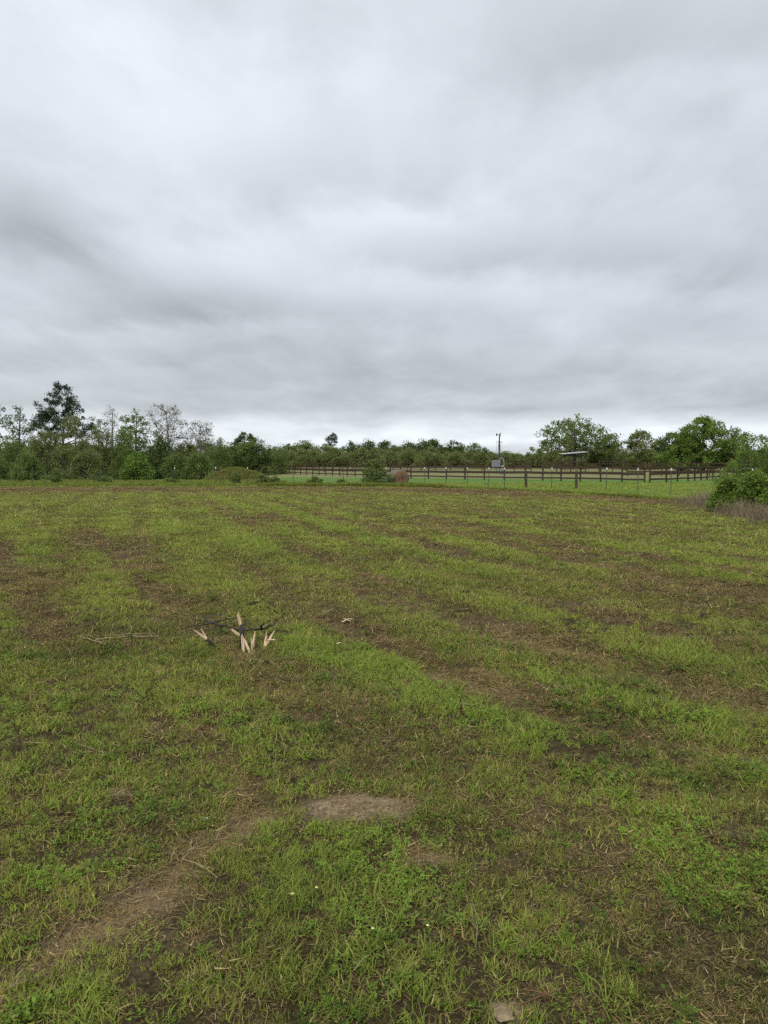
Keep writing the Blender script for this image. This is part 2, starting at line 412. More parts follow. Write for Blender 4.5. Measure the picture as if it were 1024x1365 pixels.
def scatter(name, protos, P, rot, scl, tilt, tint, label_kind='stuff', **tg):
    pc = bpy.data.collections.new(name + '_set')
    for o in protos: pc.objects.link(o)
    n = len(P); me = bpy.data.meshes.new(name); me.vertices.add(n); me.vertices.foreach_set('co', P.astype(np.float32).ravel())
    def AT(k, t, v, f='value'):
        a = me.attributes.new(k, t, 'POINT'); a.data.foreach_set(f, np.asarray(v).ravel())
    e = np.stack([tilt[:, 0], tilt[:, 1], rot], 1).astype(np.float32)
    AT('rotv', 'FLOAT_VECTOR', e, 'vector'); AT('scl', 'FLOAT_VECTOR', scl.astype(np.float32), 'vector'); AT('tint', 'FLOAT', tint.astype(np.float32))
    AT('pick', 'INT', rng.integers(0, len(protos), n).astype(np.int32))
    ng = bpy.data.node_groups.new(name + '_nodes', 'GeometryNodeTree')
    ng.interface.new_socket('Geometry', in_out='INPUT', socket_type='NodeSocketGeometry')
    ng.interface.new_socket('Geometry', in_out='OUTPUT', socket_type='NodeSocketGeometry')
    gi, go = ng.nodes.new('NodeGroupInput'), ng.nodes.new('NodeGroupOutput')
    ip = ng.nodes.new('GeometryNodeInstanceOnPoints'); ci = ng.nodes.new('GeometryNodeCollectionInfo')
    ci.inputs['Collection'].default_value = pc; ci.inputs['Separate Children'].default_value = True; ci.inputs['Reset Children'].default_value = True
    ip.inputs['Pick Instance'].default_value = True
    def NA(k, t):
        a = ng.nodes.new('GeometryNodeInputNamedAttribute'); a.data_type = t; a.inputs[0].default_value = k
        return next(s for s in a.outputs if s.enabled and s.name == 'Attribute')
    L = ng.links
    L.new(gi.outputs[0], ip.inputs['Points']); L.new(ci.outputs[0], ip.inputs['Instance'])
    L.new(NA('pick', 'INT'), ip.inputs['Instance Index']); L.new(NA('scl', 'FLOAT_VECTOR'), ip.inputs['Scale'])
    e2r = ng.nodes.new('FunctionNodeEulerToRotation'); L.new(NA('rotv', 'FLOAT_VECTOR'), e2r.inputs[0]); L.new(e2r.outputs[0], ip.inputs['Rotation'])
    L.new(ip.outputs[0], go.inputs[0])
    o = link(name, me); md = o.modifiers.new('scatter', 'NODES'); md.node_group = ng
    tag(o, kind='stuff', **tg); return o

def grass():
    pts = []
    for y0, y1, d in ((1.0, 4, 1500), (4, 7, 800), (7, 12, 400), (12, 22, 150), (22, 38, 55), (38, 66, 30)):
        w = .56 * y1 + 1.3; n = int(2 * w * (y1 - y0) * d)
        Y = rng.uniform(y0, y1, n); X = rng.uniform(-w, w, n); k = np.abs(X) < .56 * Y + 1.3
        pts.append(np.stack([X[k], Y[k]], 1))
    P = np.concatenate(pts); X, Y = P[:, 0], P[:, 1]
    b, t, l, h, out, dry = fields(X, Y); r = rng.uniform(size=len(X)); r2 = rng.uniform(size=len(X))
    far = sstep(6, 20, Y) ; P3 = np.stack([X, Y, h], 1)
    N_ = lambda k: int(k.sum())
    weedy = (.15 + .85 * sstep(.40, .70, fbm(X * 1.7, Y * 1.7, 131, 4, .6))) * (1 - sstep(4.5, 9, Y)) * (1 - np.clip(2 * t, 0, 1))
    bare = np.clip(t * 1.25, 0, 1)
    gap = rng.uniform(size=len(X)) < .30 + .70 * sstep(.34, .56, fbm(X * 5.2, Y * 5.2, 181, 3, .6)) * (.75 + .25 * sstep(6, 14, Y)) + .5 * sstep(10, 24, Y)
    keep = (r > np.clip(bare * 1.25, 0, 1)) & gap & (rng.uniform(size=len(X)) > .93 * b * sstep(6, 26, Y)) & ((out < .5) | (rng.uniform(size=len(X)) < .3))
    isth = r2 < np.clip(b * 1.0 - l * .5, .08, .62 + .24 * sstep(3.5, 9, Y))
    iswd = (~isth) & (rng.uniform(size=len(X)) < weedy * .55) & (out < .5)
    islu = (~isth) & (~iswd) & (rng.uniform(size=len(X)) < np.clip(l * 1.3, 0.02, .9))
    isgr = (~isth) & (~iswd) & (~islu)
    u_ = mow(X, Y); rows = .5 - .5 * np.cos((u_ - 4.1) * 2 * math.pi / 1.45 + 1.2 * (fbm(X * .3, Y * .3, 151) - .5))
    tnt = np.clip(.47 + 1.9 * (fbm(X * .9, Y * .9, 141, 4, .6) - .5) + .42 * (rows - .5) + rng.normal(0, .24, len(X)) + .42 * l - .12 * b + .22 * out, 0, 1)
    def put(name, pr, k, smin, smax, wide, hz=1.0, tl=.25, tn=None, **tg):
        n = N_(k); s = rng.uniform(smin, smax, n) * (.72 + .28 * sstep(3.0, 6.0, Y[k])); fw = 1 + wide * sstep(3, 30, Y[k]) * (1 + Y[k] / 40)
        s = s * np.clip(.55 + .95 * fbm(X[k] * 4.3, Y[k] * 4.3, 171, 2), .5, 1.5) * (1 + .0 * Y[k]); scl = np.stack([s * fw, s * fw, s * hz * (1 + .25 * sstep(5, 20, Y[k]))], 1)
        scatter(name, pr, P3[k], rng.uniform(0, 6.283, n), scl, rng.normal(0, tl, (n, 2)) / np.maximum(1, fw[:, None] * .7), (tnt if tn is None else tn)[k], **tg)
    put('mown_grass', [proto('grass_tuft', GRASS, blades(24, .055, (.018, .055), (.0035, .007), (.1, 1.25), 2, .15)) for _ in range(6)],
        keep & isgr, .7, 1.3, 2.2, label='short mown grass, olive and green, over the field', cat='grass')
    put('lush_grass', [proto('grass_clump', LUSH, blades(24, .05, (.035, .10), (.0035, .0068), (.05, .95), 3, .08)) for _ in range(5)],
        keep & islu, .65, 1.15, 1.7, tn=np.clip(tnt + .12, 0, 1), label='brighter taller grass in strips the mower missed', cat='grass')
    put('broadleaf_weeds', [proto('weed_patch', WEED, weed(int(rng.integers(5, 13)), .055, (.012, rng.uniform(.035, .07)), (.006, rng.uniform(.012, .022)))) for _ in range(6)],
        keep & iswd, .7, 1.3, .5, label='small leafy green weeds among the near grass', cat='weeds')
    # cut clippings and dead thatch lie under and between the living grass everywhere
    pts = []
    for y0, y1, d in ((1.0, 4, 1100), (4, 7, 620), (7, 12, 260), (12, 22, 90), (22, 38, 40), (38, 60, 26)):
        w = .56 * y1 + 1.3; n = int(2 * w * (y1 - y0) * d)
        Y2 = rng.uniform(y0, y1, n); X2 = rng.uniform(-w, w, n); k = np.abs(X2) < .56 * Y2 + 1.3; pts.append(np.stack([X2[k], Y2[k]], 1))
    P = np.concatenate(pts); X, Y = P[:, 0], P[:, 1]; b, t, l, h, out, dry = fields(X, Y); P3 = np.stack([X, Y, h], 1)
    k = (rng.uniform(size=len(X)) < np.clip(.30 + .75 * b - .3 * l, .15, 1) * (1 - .2 * np.clip(t, 0, 1))) & (out < .5)
    tnt = np.clip(.45 + 1.3 * (fbm(X * 1.5, Y * 1.5, 191, 4, .6) - .5) + rng.normal(0, .25, len(X)) + .5 * np.clip(t, 0, 1), 0, 1)
    put('dead_thatch', [proto('thatch_wisp', THATCH, blades(30, .07, (.014, .06), (.0018, .0045), (1.0, 1.6), 2, .07, True, .022)) for _ in range(7)],
        k, .65, 1.2, 1.8, .8, .15, label='dead brown cut grass lying over the field', cat='dead grass')
    # verge of rough grass beyond the mown edge
    n = 16000; vx = rng.uniform(-45, 24, n); vy = edge_y(vx) + np.abs(rng.normal(0, 1.6, n)) * np.where(vx > 3, .45, 1.0) + .2 + rng.uniform(0, 1, n) * (vx < -9) * 14
    vz = fields(vx, vy)[3]; s = rng.uniform(1.2, 2.4, n) * (.6 + .8 * fbm(vx * .5, vy * .5, 77)) * np.where(vx > 4, .55, 1.0)
    scatter('verge_grass', [proto('verge_clump', LUSH, blades(22, .09, (.06, .14), (.008, .014), (.05, .8), 2, .06)) for _ in range(4)],
            np.stack([vx, vy, vz], 1), rng.uniform(0, 6.283, n), np.stack([s * 1.5, s * 1.5, s], 1), rng.normal(0, .15, (n, 2)),
            np.clip(rng.normal(.36, .22, n), 0, 1), label='rough unmown grass along the wire fence', cat='grass')
    # dry purplish weeds round the shrubs at the right-hand field edge
    n = 5200; vy = 19.6 + 12.5 * rng.uniform(0, 1, n) ** 1.2; vx = 9.9 + .2 * (vy - 21) + rng.normal(0, .3, n) + np.abs(rng.normal(0, 2.6, n)) + 1.2 * (fbm(vy * .8, vy * 0, 7) - .4); k = (vx < 20) & (rng.uniform(size=n) < .3 + .7 * sstep(0, 1.2, vx - 9.9 - .2 * (vy - 21))) & (rng.uniform(size=n) < 1.5 * fbm(vx * .9, vy * .9, 8)); vx, vy = vx[k], vy[k]; n = len(vx)
    vz = fields(vx, vy)[3]; s = rng.uniform(.6, 1.5, n)
    scatter('dry_weeds', [proto('dry_stalks', STALK, blades(14, .12, (.18, .5), (.005, .010), (.02, .45), 3, .2)) for _ in range(4)],
            np.stack([vx, vy, vz], 1), rng.uniform(0, 6.283, n), np.stack([s, s, s], 1), rng.normal(0, .12, (n, 2)), rng.uniform(0, 1, n),
            label='tall dry purplish weeds round the field-edge shrubs', cat='weeds')
    # soil crumbs on the bare ground
    n = 70000; Y = 1.2 + 7.8 * rng.uniform(0, 1, n) ** 1.5; X = rng.uniform(-1, 1, n) * (.56 * Y + 1); b, t, l, h, o_, d_ = fields(X, Y)
    k = rng.uniform(size=n) < np.clip(t * 1.0 + b * .22, 0, 1); X, Y, h = X[k], Y[k], h[k]; n = len(X)
    CRUMB = mat_leaf('soil_crumb', (.045, .032, .02), (.27, .20, .125), None, 0, .95, True, .1); pr = []
    for _ in range(3):
        V = np.array([(1, 0, 0), (-1, 0, 0), (0, 1, 0), (0, -1, 0), (0, 0, 1), (0, 0, -1)], float) * rng.uniform(.6, 1.3, (6, 1)) * .005
        F = np.array([(0, 2, 4), (2, 1, 4), (1, 3, 4), (3, 0, 4), (2, 0, 5), (1, 2, 5), (3, 1, 5), (0, 3, 5)])
        pr.append(bpy.data.objects.new('crumb', mesh('crumb', V, F, False, CRUMB, dict(var=np.full(6, .5), dry=np.zeros(6)))))
    s = np.minimum(rng.lognormal(-.2, .5, n), 2.2)
    scatter('soil_crumbs', pr, np.stack([X, Y, h], 1), rng.uniform(0, 6.283, n), np.stack([s, s, s], 1), rng.normal(0, .5, (n, 2)), rng.uniform(0.1, .8, n),
            label='crumbs of dry soil on the bare patches', cat='soil')
grass()

# ------------------------------------------------------------------ trees
BARK = mat_noise('bark', (.045, .036, .028), (.12, .10, .08), 9, .9, .5, stretch=(1, 1, .25))
BARK_PALE = mat_noise('bark_pale', (.12, .105, .09), (.26, .235, .21), 9, .9, .4, stretch=(1, 1, .25))
LEAF = dict(
    pine=mat_leaf('pine_needles', (.015, .028, .015), (.055, .080, .040), None, .15, .6, spec=.1),
    dark=mat_leaf('dark_leaves', (.044, .076, .022), (.125, .175, .050), None, .45, .6, spec=.1),
    mid=mat_leaf('mid_leaves', (.085, .125, .034), (.205, .265, .076), None, .55, .6, spec=.1),
    olive=mat_leaf('olive_leaves', (.105, .130, .045), (.235, .265, .095), None, .55, .6, spec=.1),
    light=mat_leaf('spring_leaves', (.075, .130, .022), (.195, .290, .055), None, .5, .6, spec=.1),
    fresh=mat_leaf('fresh_shrub_leaves', (.075, .130, .020), (.200, .290, .052), None, .5, .6, spec=.1),
    bud=mat_leaf('budding_leaves', (.080, .082, .048), (.165, .165, .090), None, .3, .6))

def bez(a, c, b, n):
    t = np.linspace(0, 1, n)[:, None]; return (1 - t) ** 2 * a + 2 * t * (1 - t) * c + t * t * b

def make_tree(h, rx, base, leaf, seed, n1=6, n2=9, per=46, cr=.42, ls=.13, stems=1, prof='round', bark=None, tr=None, needles=False, flat=1.0, sparse=0.0):
    """wood: tapered trunk(s), limbs, twigs; crown: leaves in clumps at the twig ends"""
    g = np.random.default_rng(seed); wood = MB(); cent = []
    tr = tr or h * .022 + .03; nodes = []; n_all = n1 * n2 * stems
    def width(q):
        if prof == 'round': return max(.08, 1 - abs(2 * q - .9) ** 2.2) ** .6 if q < .95 else .3
        if prof == 'cone': return (1 - q) ** .8 * .9 + .12 if q > .25 else .55 + 1.0 * q
        if prof == 'dome': return max(.04, 1 - q ** 2.3) ** .6
        if prof == 'pine': return max(.0, 1 - q ** 1.25) ** .8 + .07
        if prof == 'thicket': return max(.05, 1 - q ** 2.2) ** .7
        return .35 + .65 * math.sin(min(1, q * 1.25) * math.pi * .8)
    ph = g.uniform(0, 6.283, 4); amp = g.uniform(.1, .28, 4)
    def lobes(az, q): return 1 + amp[0] * math.sin(2 * az + ph[0] + 3 * q) + amp[1] * math.sin(3 * az + ph[1] - 5 * q) + .8 * amp[2] * math.sin(9 * q + ph[2] + az)
    for s_ in range(stems):
        a0 = 6.283 * s_ / stems + g.uniform(-.5, .5); off = np.array([math.cos(a0), math.sin(a0), 0]) * (rx * .3 if stems > 1 else 0)
        top = np.array([off[0] * 1.6 + g.normal(0, rx * .06), off[1] * 1.6 + g.normal(0, rx * .06), h * (g.uniform(.62, .95) if stems > 1 else .9)])
        tk = bez(off * .5 + np.array([0, 0, -.15]), np.array([off[0] * .7 + g.normal(0, rx * .05), off[1] * .7 + g.normal(0, rx * .05), h * .5]), top, 9)
        r0 = tr / (1 if stems == 1 else 1.6); wood.tube(tk, np.linspace(r0, r0 * .15, 9), 6, False)
        nodes += [(p, r0 * .2) for p in tk[3:]]
        for i in range(n1):                    # main limbs
            q = (i + g.uniform(.2, .9)) / n1; z = base + q * (h - base); az = i * 2.4 + s_ * 1.7 + g.uniform(-.5, .5)
            R = rx * width(q) * lobes(az, q) * g.uniform(.62, .9) / (1.45 if stems > 1 else 1)
            p2 = np.array([off[0] + math.cos(az) * R, off[1] + math.sin(az) * R, z])
            zt = max(base * .8, z - R * (.15 if prof == 'cone' else .7) - .05 * h); zt = min(zt, top[2] * .97)
            k = np.interp(zt, tk[:, 2], np.arange(9)); p0 = np.array([np.interp(k, np.arange(9), tk[:, c]) for c in range(3)])
            lm = bez(p0, p0 * .45 + p2 * .55 + np.array([0, 0, R * (-.05 if prof == 'cone' else -.08)]), p2, 6)
            rr = r0 * (1 - .75 * zt / h) * .5; wood.tube(lm, np.linspace(rr, rr * .2, 6), 4, False)
            nodes += [(p, rr * .3) for p in lm[1:]]
    NP = np.array([p for p, r in nodes]); NR = [r for p, r in nodes]
    while len(cent) < n_all:                   # twig ends fill the crown's envelope, denser towards its skin
        q = g.uniform(0, 1); az = g.uniform(0, 6.283); w = width(q)
        if g.uniform() > w ** 1.2: continue
        r = rx * w * lobes(az, q) * g.uniform(.04, 1) ** .42 * .92
        c = np.array([math.cos(az) * r, math.sin(az) * r, base + q * (h - base)])
        d = np.linalg.norm((NP - c) * np.array([1, 1, 1.2]) + np.array([0, 0, .1 * h]) * 0, axis=1) + .6 * np.maximum(0, NP[:, 2] - c[2]); k = int(np.argmin(d)); p0 = NP[k]
        wood.tube(bez(p0, (p0 + c) / 2 + g.normal(0, .05, 3) * rx + np.array([0, 0, -.05 * rx]), c, 4), np.linspace(max(NR[k], .006), max(NR[k] * .25, .004), 4), 3, False)
        cent.append(c)
    cent = np.array(cent); nC = len(cent)
    if sparse: cent = cent[g.uniform(size=nC) > sparse]; nC = len(cent)
    k = np.maximum(3, (per * g.uniform(.5, 1.4, nC)).astype(int)); ci = np.repeat(np.arange(nC), k); n = len(ci)
    d = g.normal(0, 1, (n, 3)); d /= np.linalg.norm(d, axis=1)[:, None]; rad = cr * g.uniform(.6, 1.35, nC)[ci] * g.uniform(0, 1, n) ** .45
    c = cent[ci] + d * rad[:, None] * np.array([1, 1, .72 * flat])
    o = g.normal(0, 1, (n, 3)); o = (o + d * .8) if needles else o
    o /= np.linalg.norm(o, axis=1)[:, None]; sd = np.cross(o, g.normal(0, 1, (n, 3))); sd /= np.linalg.norm(sd, axis=1)[:, None]
    l = ls * g.uniform(.6, 1.35, n)[:, None]; w = l * (.16 if needles else .42)
    V = np.stack([c - o * l * .5, c + sd * w - o * l * .05, c + o * l * .6, c - sd * w], 1).reshape(-1, 3)
    var = np.repeat(np.clip(g.normal(.5, .22, nC)[ci] + g.normal(0, .16, n), 0, 1), 4)
    crown = mesh('crown', V, np.arange(n * 4).reshape(-1, 4), False, LEAF[leaf], dict(var=var))
    return wood.me('trunk', bark or BARK), crown

def place_tree(name, mw, mc, p, label, cat='tree', group=None, rz=0.0, s=1.0):
    e = empty(name, p, rz); e.scale = (s, s, s) if not hasattr(s, '__len__') else s
    link('trunk' if cat == 'tree' else 'stem', mw, None, e); link('crown' if cat == 'tree' else 'foliage', mc, None, e)
    return tag(e, label, cat, group)

def tree_px(name, px, top, wpx, Y, label, cat='tree', rz=0.0, group=None, basefrac=.25, **k):
    p = at(px, 619, Y); z = gz(p[0], Y); h = at(px, top, Y)[2] - z; rx = wpx / 2 / FPX * Y
    mw, mc = make_tree(h, rx, h * basefrac, **k)
    return place_tree(name, mw, mc, (p[0], Y, z), label, cat, group, rz)

def left_trees():
    T = tree_px
    T('loblolly_pine', 84, 510, 92, 106, 'tall dark pine with ragged conical crown rising above the thicket', leaf='pine', seed=3, basefrac=.42, n1=16, n2=13, per=62, cr=.56, ls=.30, prof='pine', needles=True, tr=.22)
    T('hardwood_tree', -4, 538, 54, 88, 'dark-leaved broad tree at the thicket end, next to the airy tree', leaf='dark', seed=4, n1=8, n2=8, per=40, cr=.45, ls=.16, basefrac=.3)
    T('hardwood_tree', 27, 542, 36, 92, 'slim airy tree with sparse dark leaves left of the tall pine', leaf='dark', seed=5, n1=10, n2=14, per=13, cr=.40, ls=.15, basefrac=.35)
    T('hardwood_tree', 150, 541, 26, 96, 'slender pale nearly bare tree just right of the tall pine', leaf='bud', seed=6, n1=9, n2=16, per=9, cr=.38, ls=.11, bark=BARK_PALE, basefrac=.4)
    T('hardwood_tree', 181, 542, 52, 92, 'dark broadleaf tree with open ragged crown left of the budding tree', leaf='mid', seed=8, n1=11, n2=12, per=32, cr=.42, ls=.15, basefrac=.3)
    T('budding_tree', 225, 540, 56, 86, 'leafless budding tree with upswept fine twigs, ivy low on its trunk', leaf='bud', seed=9, n1=12, n2=26, per=16, cr=.42, ls=.10, bark=BARK_PALE, prof='vase', basefrac=.35)
    T('budding_tree', 268, 562, 42, 96, 'smaller leafless budding tree standing behind the grass mound', leaf='bud', seed=10, n1=11, n2=22, per=16, cr=.42, ls=.10, bark=BARK_PALE, prof='vase', basefrac=.35)
    T('hardwood_tree', 326, 575, 34, 118, 'dark tree with knobbly crown rising behind the grass mound', leaf='dark', seed=12, n1=9, n2=8, per=42, cr=.50, ls=.20, basefrac=.3)
    # thicket of many-stemmed saplings
    S = [(98, 552, 74, 80, 'olive', 'tallest feathery sapling clump standing below the dark pine'),
         (58, 572, 62, 78, 'olive', 'feathery sapling clump between the airy tree and the pine'),
         (14, 586, 66, 77, 'mid', 'low sapling clump below the dark-leaved tree at the thicket end'),
         (134, 566, 46, 83, 'olive', 'feathery sapling clump below the pale nearly bare tree'),
         (166, 572, 46, 82, 'mid', 'sapling clump in front of the dark broadleaf tree'),
         (182, 606, 46, 72, 'light', 'pale green bushy sapling in front of the thicket'),
         (213, 582, 30, 84, 'dark', 'narrow ivy-green column of leaves beside the budding tree'),
         (203, 592, 34, 88, 'dark', 'dark low thicket clump behind the ivy-green column'),
         (249, 588, 46, 88, 'olive', 'rounded sapling clump between the two budding trees'),
         (264, 602, 44, 81, 'mid', 'low dense sapling clump below the smaller budding tree'),
         (293, 586, 46, 108, 'mid', 'broad green tree clump right of the smaller budding tree'),
         (344, 583, 46, 114, 'dark', 'rounded dark clump right of the knobbly tree'),
         (370, 592, 44, 122, 'mid', 'rounded clump at the end of the thicket by the board fence'),
         (310, 596, 30, 112, 'dark', 'dark filler clump directly behind the grass mound'),
         (36, 602, 40, 73, 'mid', 'short brushy clump at the foot of the feathery saplings'),
         (118, 600, 50, 76, 'olive', 'short olive clump at the foot of the pine thicket'),
         (235, 604, 40, 82, 'mid', 'short brushy clump at the foot of the taller budding tree'),
         (-22, 580, 60, 80, 'dark', 'dark outermost sapling clump of the thicket, beyond the dark-leaved tree')]
    for i, (px, top, w, Y, lf, lab) in enumerate(S):
        T('sapling_clump', px, top, w, Y, lab, 'tree', leaf=lf, seed=40 + i, stems=4, n1=6, n2=6, per=52, cr=.52, ls=.135, flat=1.5, basefrac=.02, prof='thicket', group='sapling clumps of the thicket')
left_trees()

def right_trees():
    T = tree_px
    T('live_oak', 766, 555, 112, 136, 'wide spreading oak over the metal-roofed shelter', leaf='mid', seed=71, n1=15, n2=17, per=36, cr=.85, ls=.27, prof='dome', basefrac=.30, tr=.34, flat=1.0)
    T('hardwood_tree', 808, 581, 46, 141, 'low dark tree tucked behind the right side of the oak', leaf='dark', seed=72, n1=10, n2=12, per=60, cr=.80, ls=.26, basefrac=.02, prof='thicket')
    T('hardwood_tree', 853, 573, 66, 126, 'dull green tree between the oak and the dense bright tree', leaf='olive', seed=73, n1=12, n2=14, per=60, cr=.75, ls=.24, basefrac=.03, prof='dome')
    T('hardwood_tree', 880, 585, 40, 130, 'dark low tree right of the dull green one', leaf='dark', seed=74, n1=10, n2=10, per=60, cr=.75, ls=.24, basefrac=.02, prof='thicket')
    T('shade_tree', 938, 556, 92, 108, 'dense broad bright-green tree behind the board fence', leaf='light', seed=75, n1=18, n2=20, per=64, cr=.66, ls=.21, prof='dome', basefrac=.10, tr=.28)
    T('shade_tree', 908, 570, 58, 112, 'dark green side tree joined to the dense bright tree', leaf='dark', seed=76, n1=11, n2=13, per=60, cr=.66, ls=.22, basefrac=.05, prof='dome')
    T('hardwood_tree', 983, 572, 52, 106, 'thin-crowned dull tree right of the dense bright tree', leaf='olive', seed=77, n1=10, n2=12, per=40, cr=.60, ls=.19, basefrac=.12, prof='dome')
    T('field_edge_tree', 1006, 576, 88, 52, 'light feathery young tree just beyond the wire fence', leaf='light', seed=78, stems=3, n1=9, n2=11, per=28, cr=.34, sparse=.12, ls=.10, basefrac=.04, prof='dome')
    T('field_edge_tree', 1066, 560, 90, 50, 'larger feathery young tree behind the field-edge shrubs, beyond the wire fence', leaf='light', seed=79, stems=3, n1=9, n2=11, per=28, cr=.34, sparse=.12, ls=.10, basefrac=.04, prof='dome')
    B = [(974, 635, 46, 25.5, 'fresh', 'rounded green shrub at the pasture end of the field-edge bushes'),
         (1010, 629, 58, 24.6, 'fresh', 'tallest bright-green shrub in the dry weeds by the field edge'),
         (1050, 632, 60, 23.6, 'fresh', 'lower shrub past the tallest one in the dry weeds')]
    for i, (px, top, w, Y, lf, lab) in enumerate(B):
        T('field_edge_shrub', px, top, w, Y, lab, 'shrub', leaf=lf, seed=90 + i, stems=5, n1=7, n2=9, per=30, cr=.20, ls=.062, basefrac=.10, tr=.03, prof='thicket')
    T('fence_bush', 499, 611, 42, 59.5, 'round dark-green bush standing left of the hay bale', 'shrub', leaf='mid', seed=101, stems=5, n1=6, n2=8, per=24, cr=.24, ls=.09, basefrac=.03, tr=.04, prof='dome')
    # small weeds and bushes on the wire fence line
    for i, (px, top, w, Y, lab) in enumerate([(350, 632, 20, 58, 'small leafy bush on the wire fence, in front of the grass mound'), (366, 635, 14, 57.5, 'little sprig bush right next to the small fence bush'),
            (419, 635, 18, 57.5, 'small bush on the wire fence midway between mound and hay bale'), (314, 630, 18, 60, 'pale little sapling at the front of the grass mound'), (75, 624, 16, 61, 'small pale sapling standing alone before the thicket'),
            (228, 637, 22, 60, 'dark weedy bush low on the fence line below the ivy-green column'), (26, 618, 22, 64, 'slim sapling before the low clump at the thicket end'), (140, 634, 26, 62, 'low weedy bush before the olive clump'), (455, 640, 14, 58, 'tiny weed tuft bush left of the round dark bush')]):
        T('fence_line_bush', px, top, w, Y, lab, 'shrub', leaf='mid', seed=120 + i, stems=3, n1=5, n2=5, per=18, cr=.17, ls=.09, basefrac=.05, tr=.025)
right_trees()

def far_woods():
    kinds = {}
    for k, lf in (('dark', 'dark'), ('mid', 'mid'), ('olive', 'olive')):
        for v in range(3):
            kinds[k, v] = make_tree(8.0, 4.2, .8, lf, 200 + v + 10 * len(k), n1=11, n2=13, per=60, cr=1.05, ls=.30, prof='dome', tr=.2)
    brush = [make_tree(4.0, 3.0, .2, 'olive', 240 + v, stems=3, n1=5, n2=9, per=46, cr=.8, ls=.24, prof='thicket') for v in range(3)]
    g = np.random.default_rng(5)
    def put(px, Y, h, kind, label, group, name, wd=1.0):
        p = at(px, 619, Y); z = gz(p[0], Y); v = int(g.integers(0, 3))
        mw, mc = brush[v] if kind == 'brush' else kinds[kind, v]; s = h / (4.0 if kind == 'brush' else 8.0)
        place_tree(name, mw, mc, (p[0], Y, z), label, 'tree', group, g.uniform(0, 6.28), (s * wd, s * wd, s))
    # named crowns that stand out
    cnt = ['first', 'second', 'third', 'fourth', 'fifth', 'sixth', 'seventh', 'eighth', 'ninth', 'tenth', 'eleventh']
    names = {px: cnt[i] + ' rounded treeline crown from the small dark pine, towards the mast' for i, px in enumerate((470, 490, 513, 528, 543, 563, 577, 590, 605, 631, 647))}
    names.update({px: cnt[i] + ' rounded treeline crown from the small dark pine, towards the grass mound' for i, px in enumerate((435, 408, 385))})
    for px, top, Y, kind, wd in [(408, 588, 205, 'mid', 1.1), (470, 589, 225, 'dark', 1.0), (490, 588, 230, 'dark', .9), (513, 590, 232, 'dark', 1.0), (543, 590, 235, 'dark', 1.0),
                                 (563, 588, 235, 'dark', 1.0), (577, 588, 238, 'dark', 1.0), (605, 588, 236, 'dark', 1.05), (631, 592, 245, 'mid', .95), (385, 593, 190, 'mid', 1.0), (435, 592, 215, 'mid', 1.0), (528, 594, 230, 'mid', 1.0), (590, 595, 240, 'mid', 1.0), (647, 597, 255, 'dark', .9)]:
        h = at(px, top, Y)[2] - gz(at(px, 619, Y)[0], Y)
        put(px, Y, h * 1.03, kind, names[px], 'rounded trees of the distant treeline', 'treeline_tree', wd * 1.05)
    mw, mc = make_tree(10.5, 2.4, 6.0, 'pine', 301, n1=7, n2=7, per=40, cr=.6, ls=.4, prof='round', needles=True, tr=.2)
    p = at(443, 619, 240); place_tree('treeline_pine', mw, mc, (p[0], 240, gz(p[0], 240)), 'small dark pine top poking above the distant treeline', 'tree')
    for px in np.arange(352, 745, 13.0):
        px += g.uniform(-4, 4); Y = g.uniform(165, 190)
        put(px, Y, g.uniform(3.2, 4.6) * (1.0 if px < 640 else .8), 'brush', 'olive brushy tree in the low belt before the distant treeline', 'brushy trees of the low belt', 'brush_tree', 1.0)
    for px in np.arange(-60, 1100, 17.0):
        px += g.uniform(-5, 5); Y = g.uniform(340, 420)
        put(px, Y, g.uniform(5.6, 8.0), ('dark', 'mid')[int(g.integers(0, 2))], 'faint tree of the farthest wood on the horizon', 'trees of the farthest wood', 'far_wood_tree', 1.6)
    for px in list(np.arange(690, 1080, 24.0)):
        Y = g.uniform(150, 172); put(px, Y, g.uniform(2.6, 3.8), 'brush', 'dull undergrowth tree behind the corral', 'undergrowth behind the corral', 'undergrowth_tree', 1.1)
    for px in list(np.arange(-60, 350, 22.0)):
        Y = g.uniform(112, 135); put(px, Y, g.uniform(4.0, 5.4), 'mid', 'green tree filling the back of the thicket below the tall pine', 'back row of the thicket', 'thicket_tree', 1.3)
far_woods()

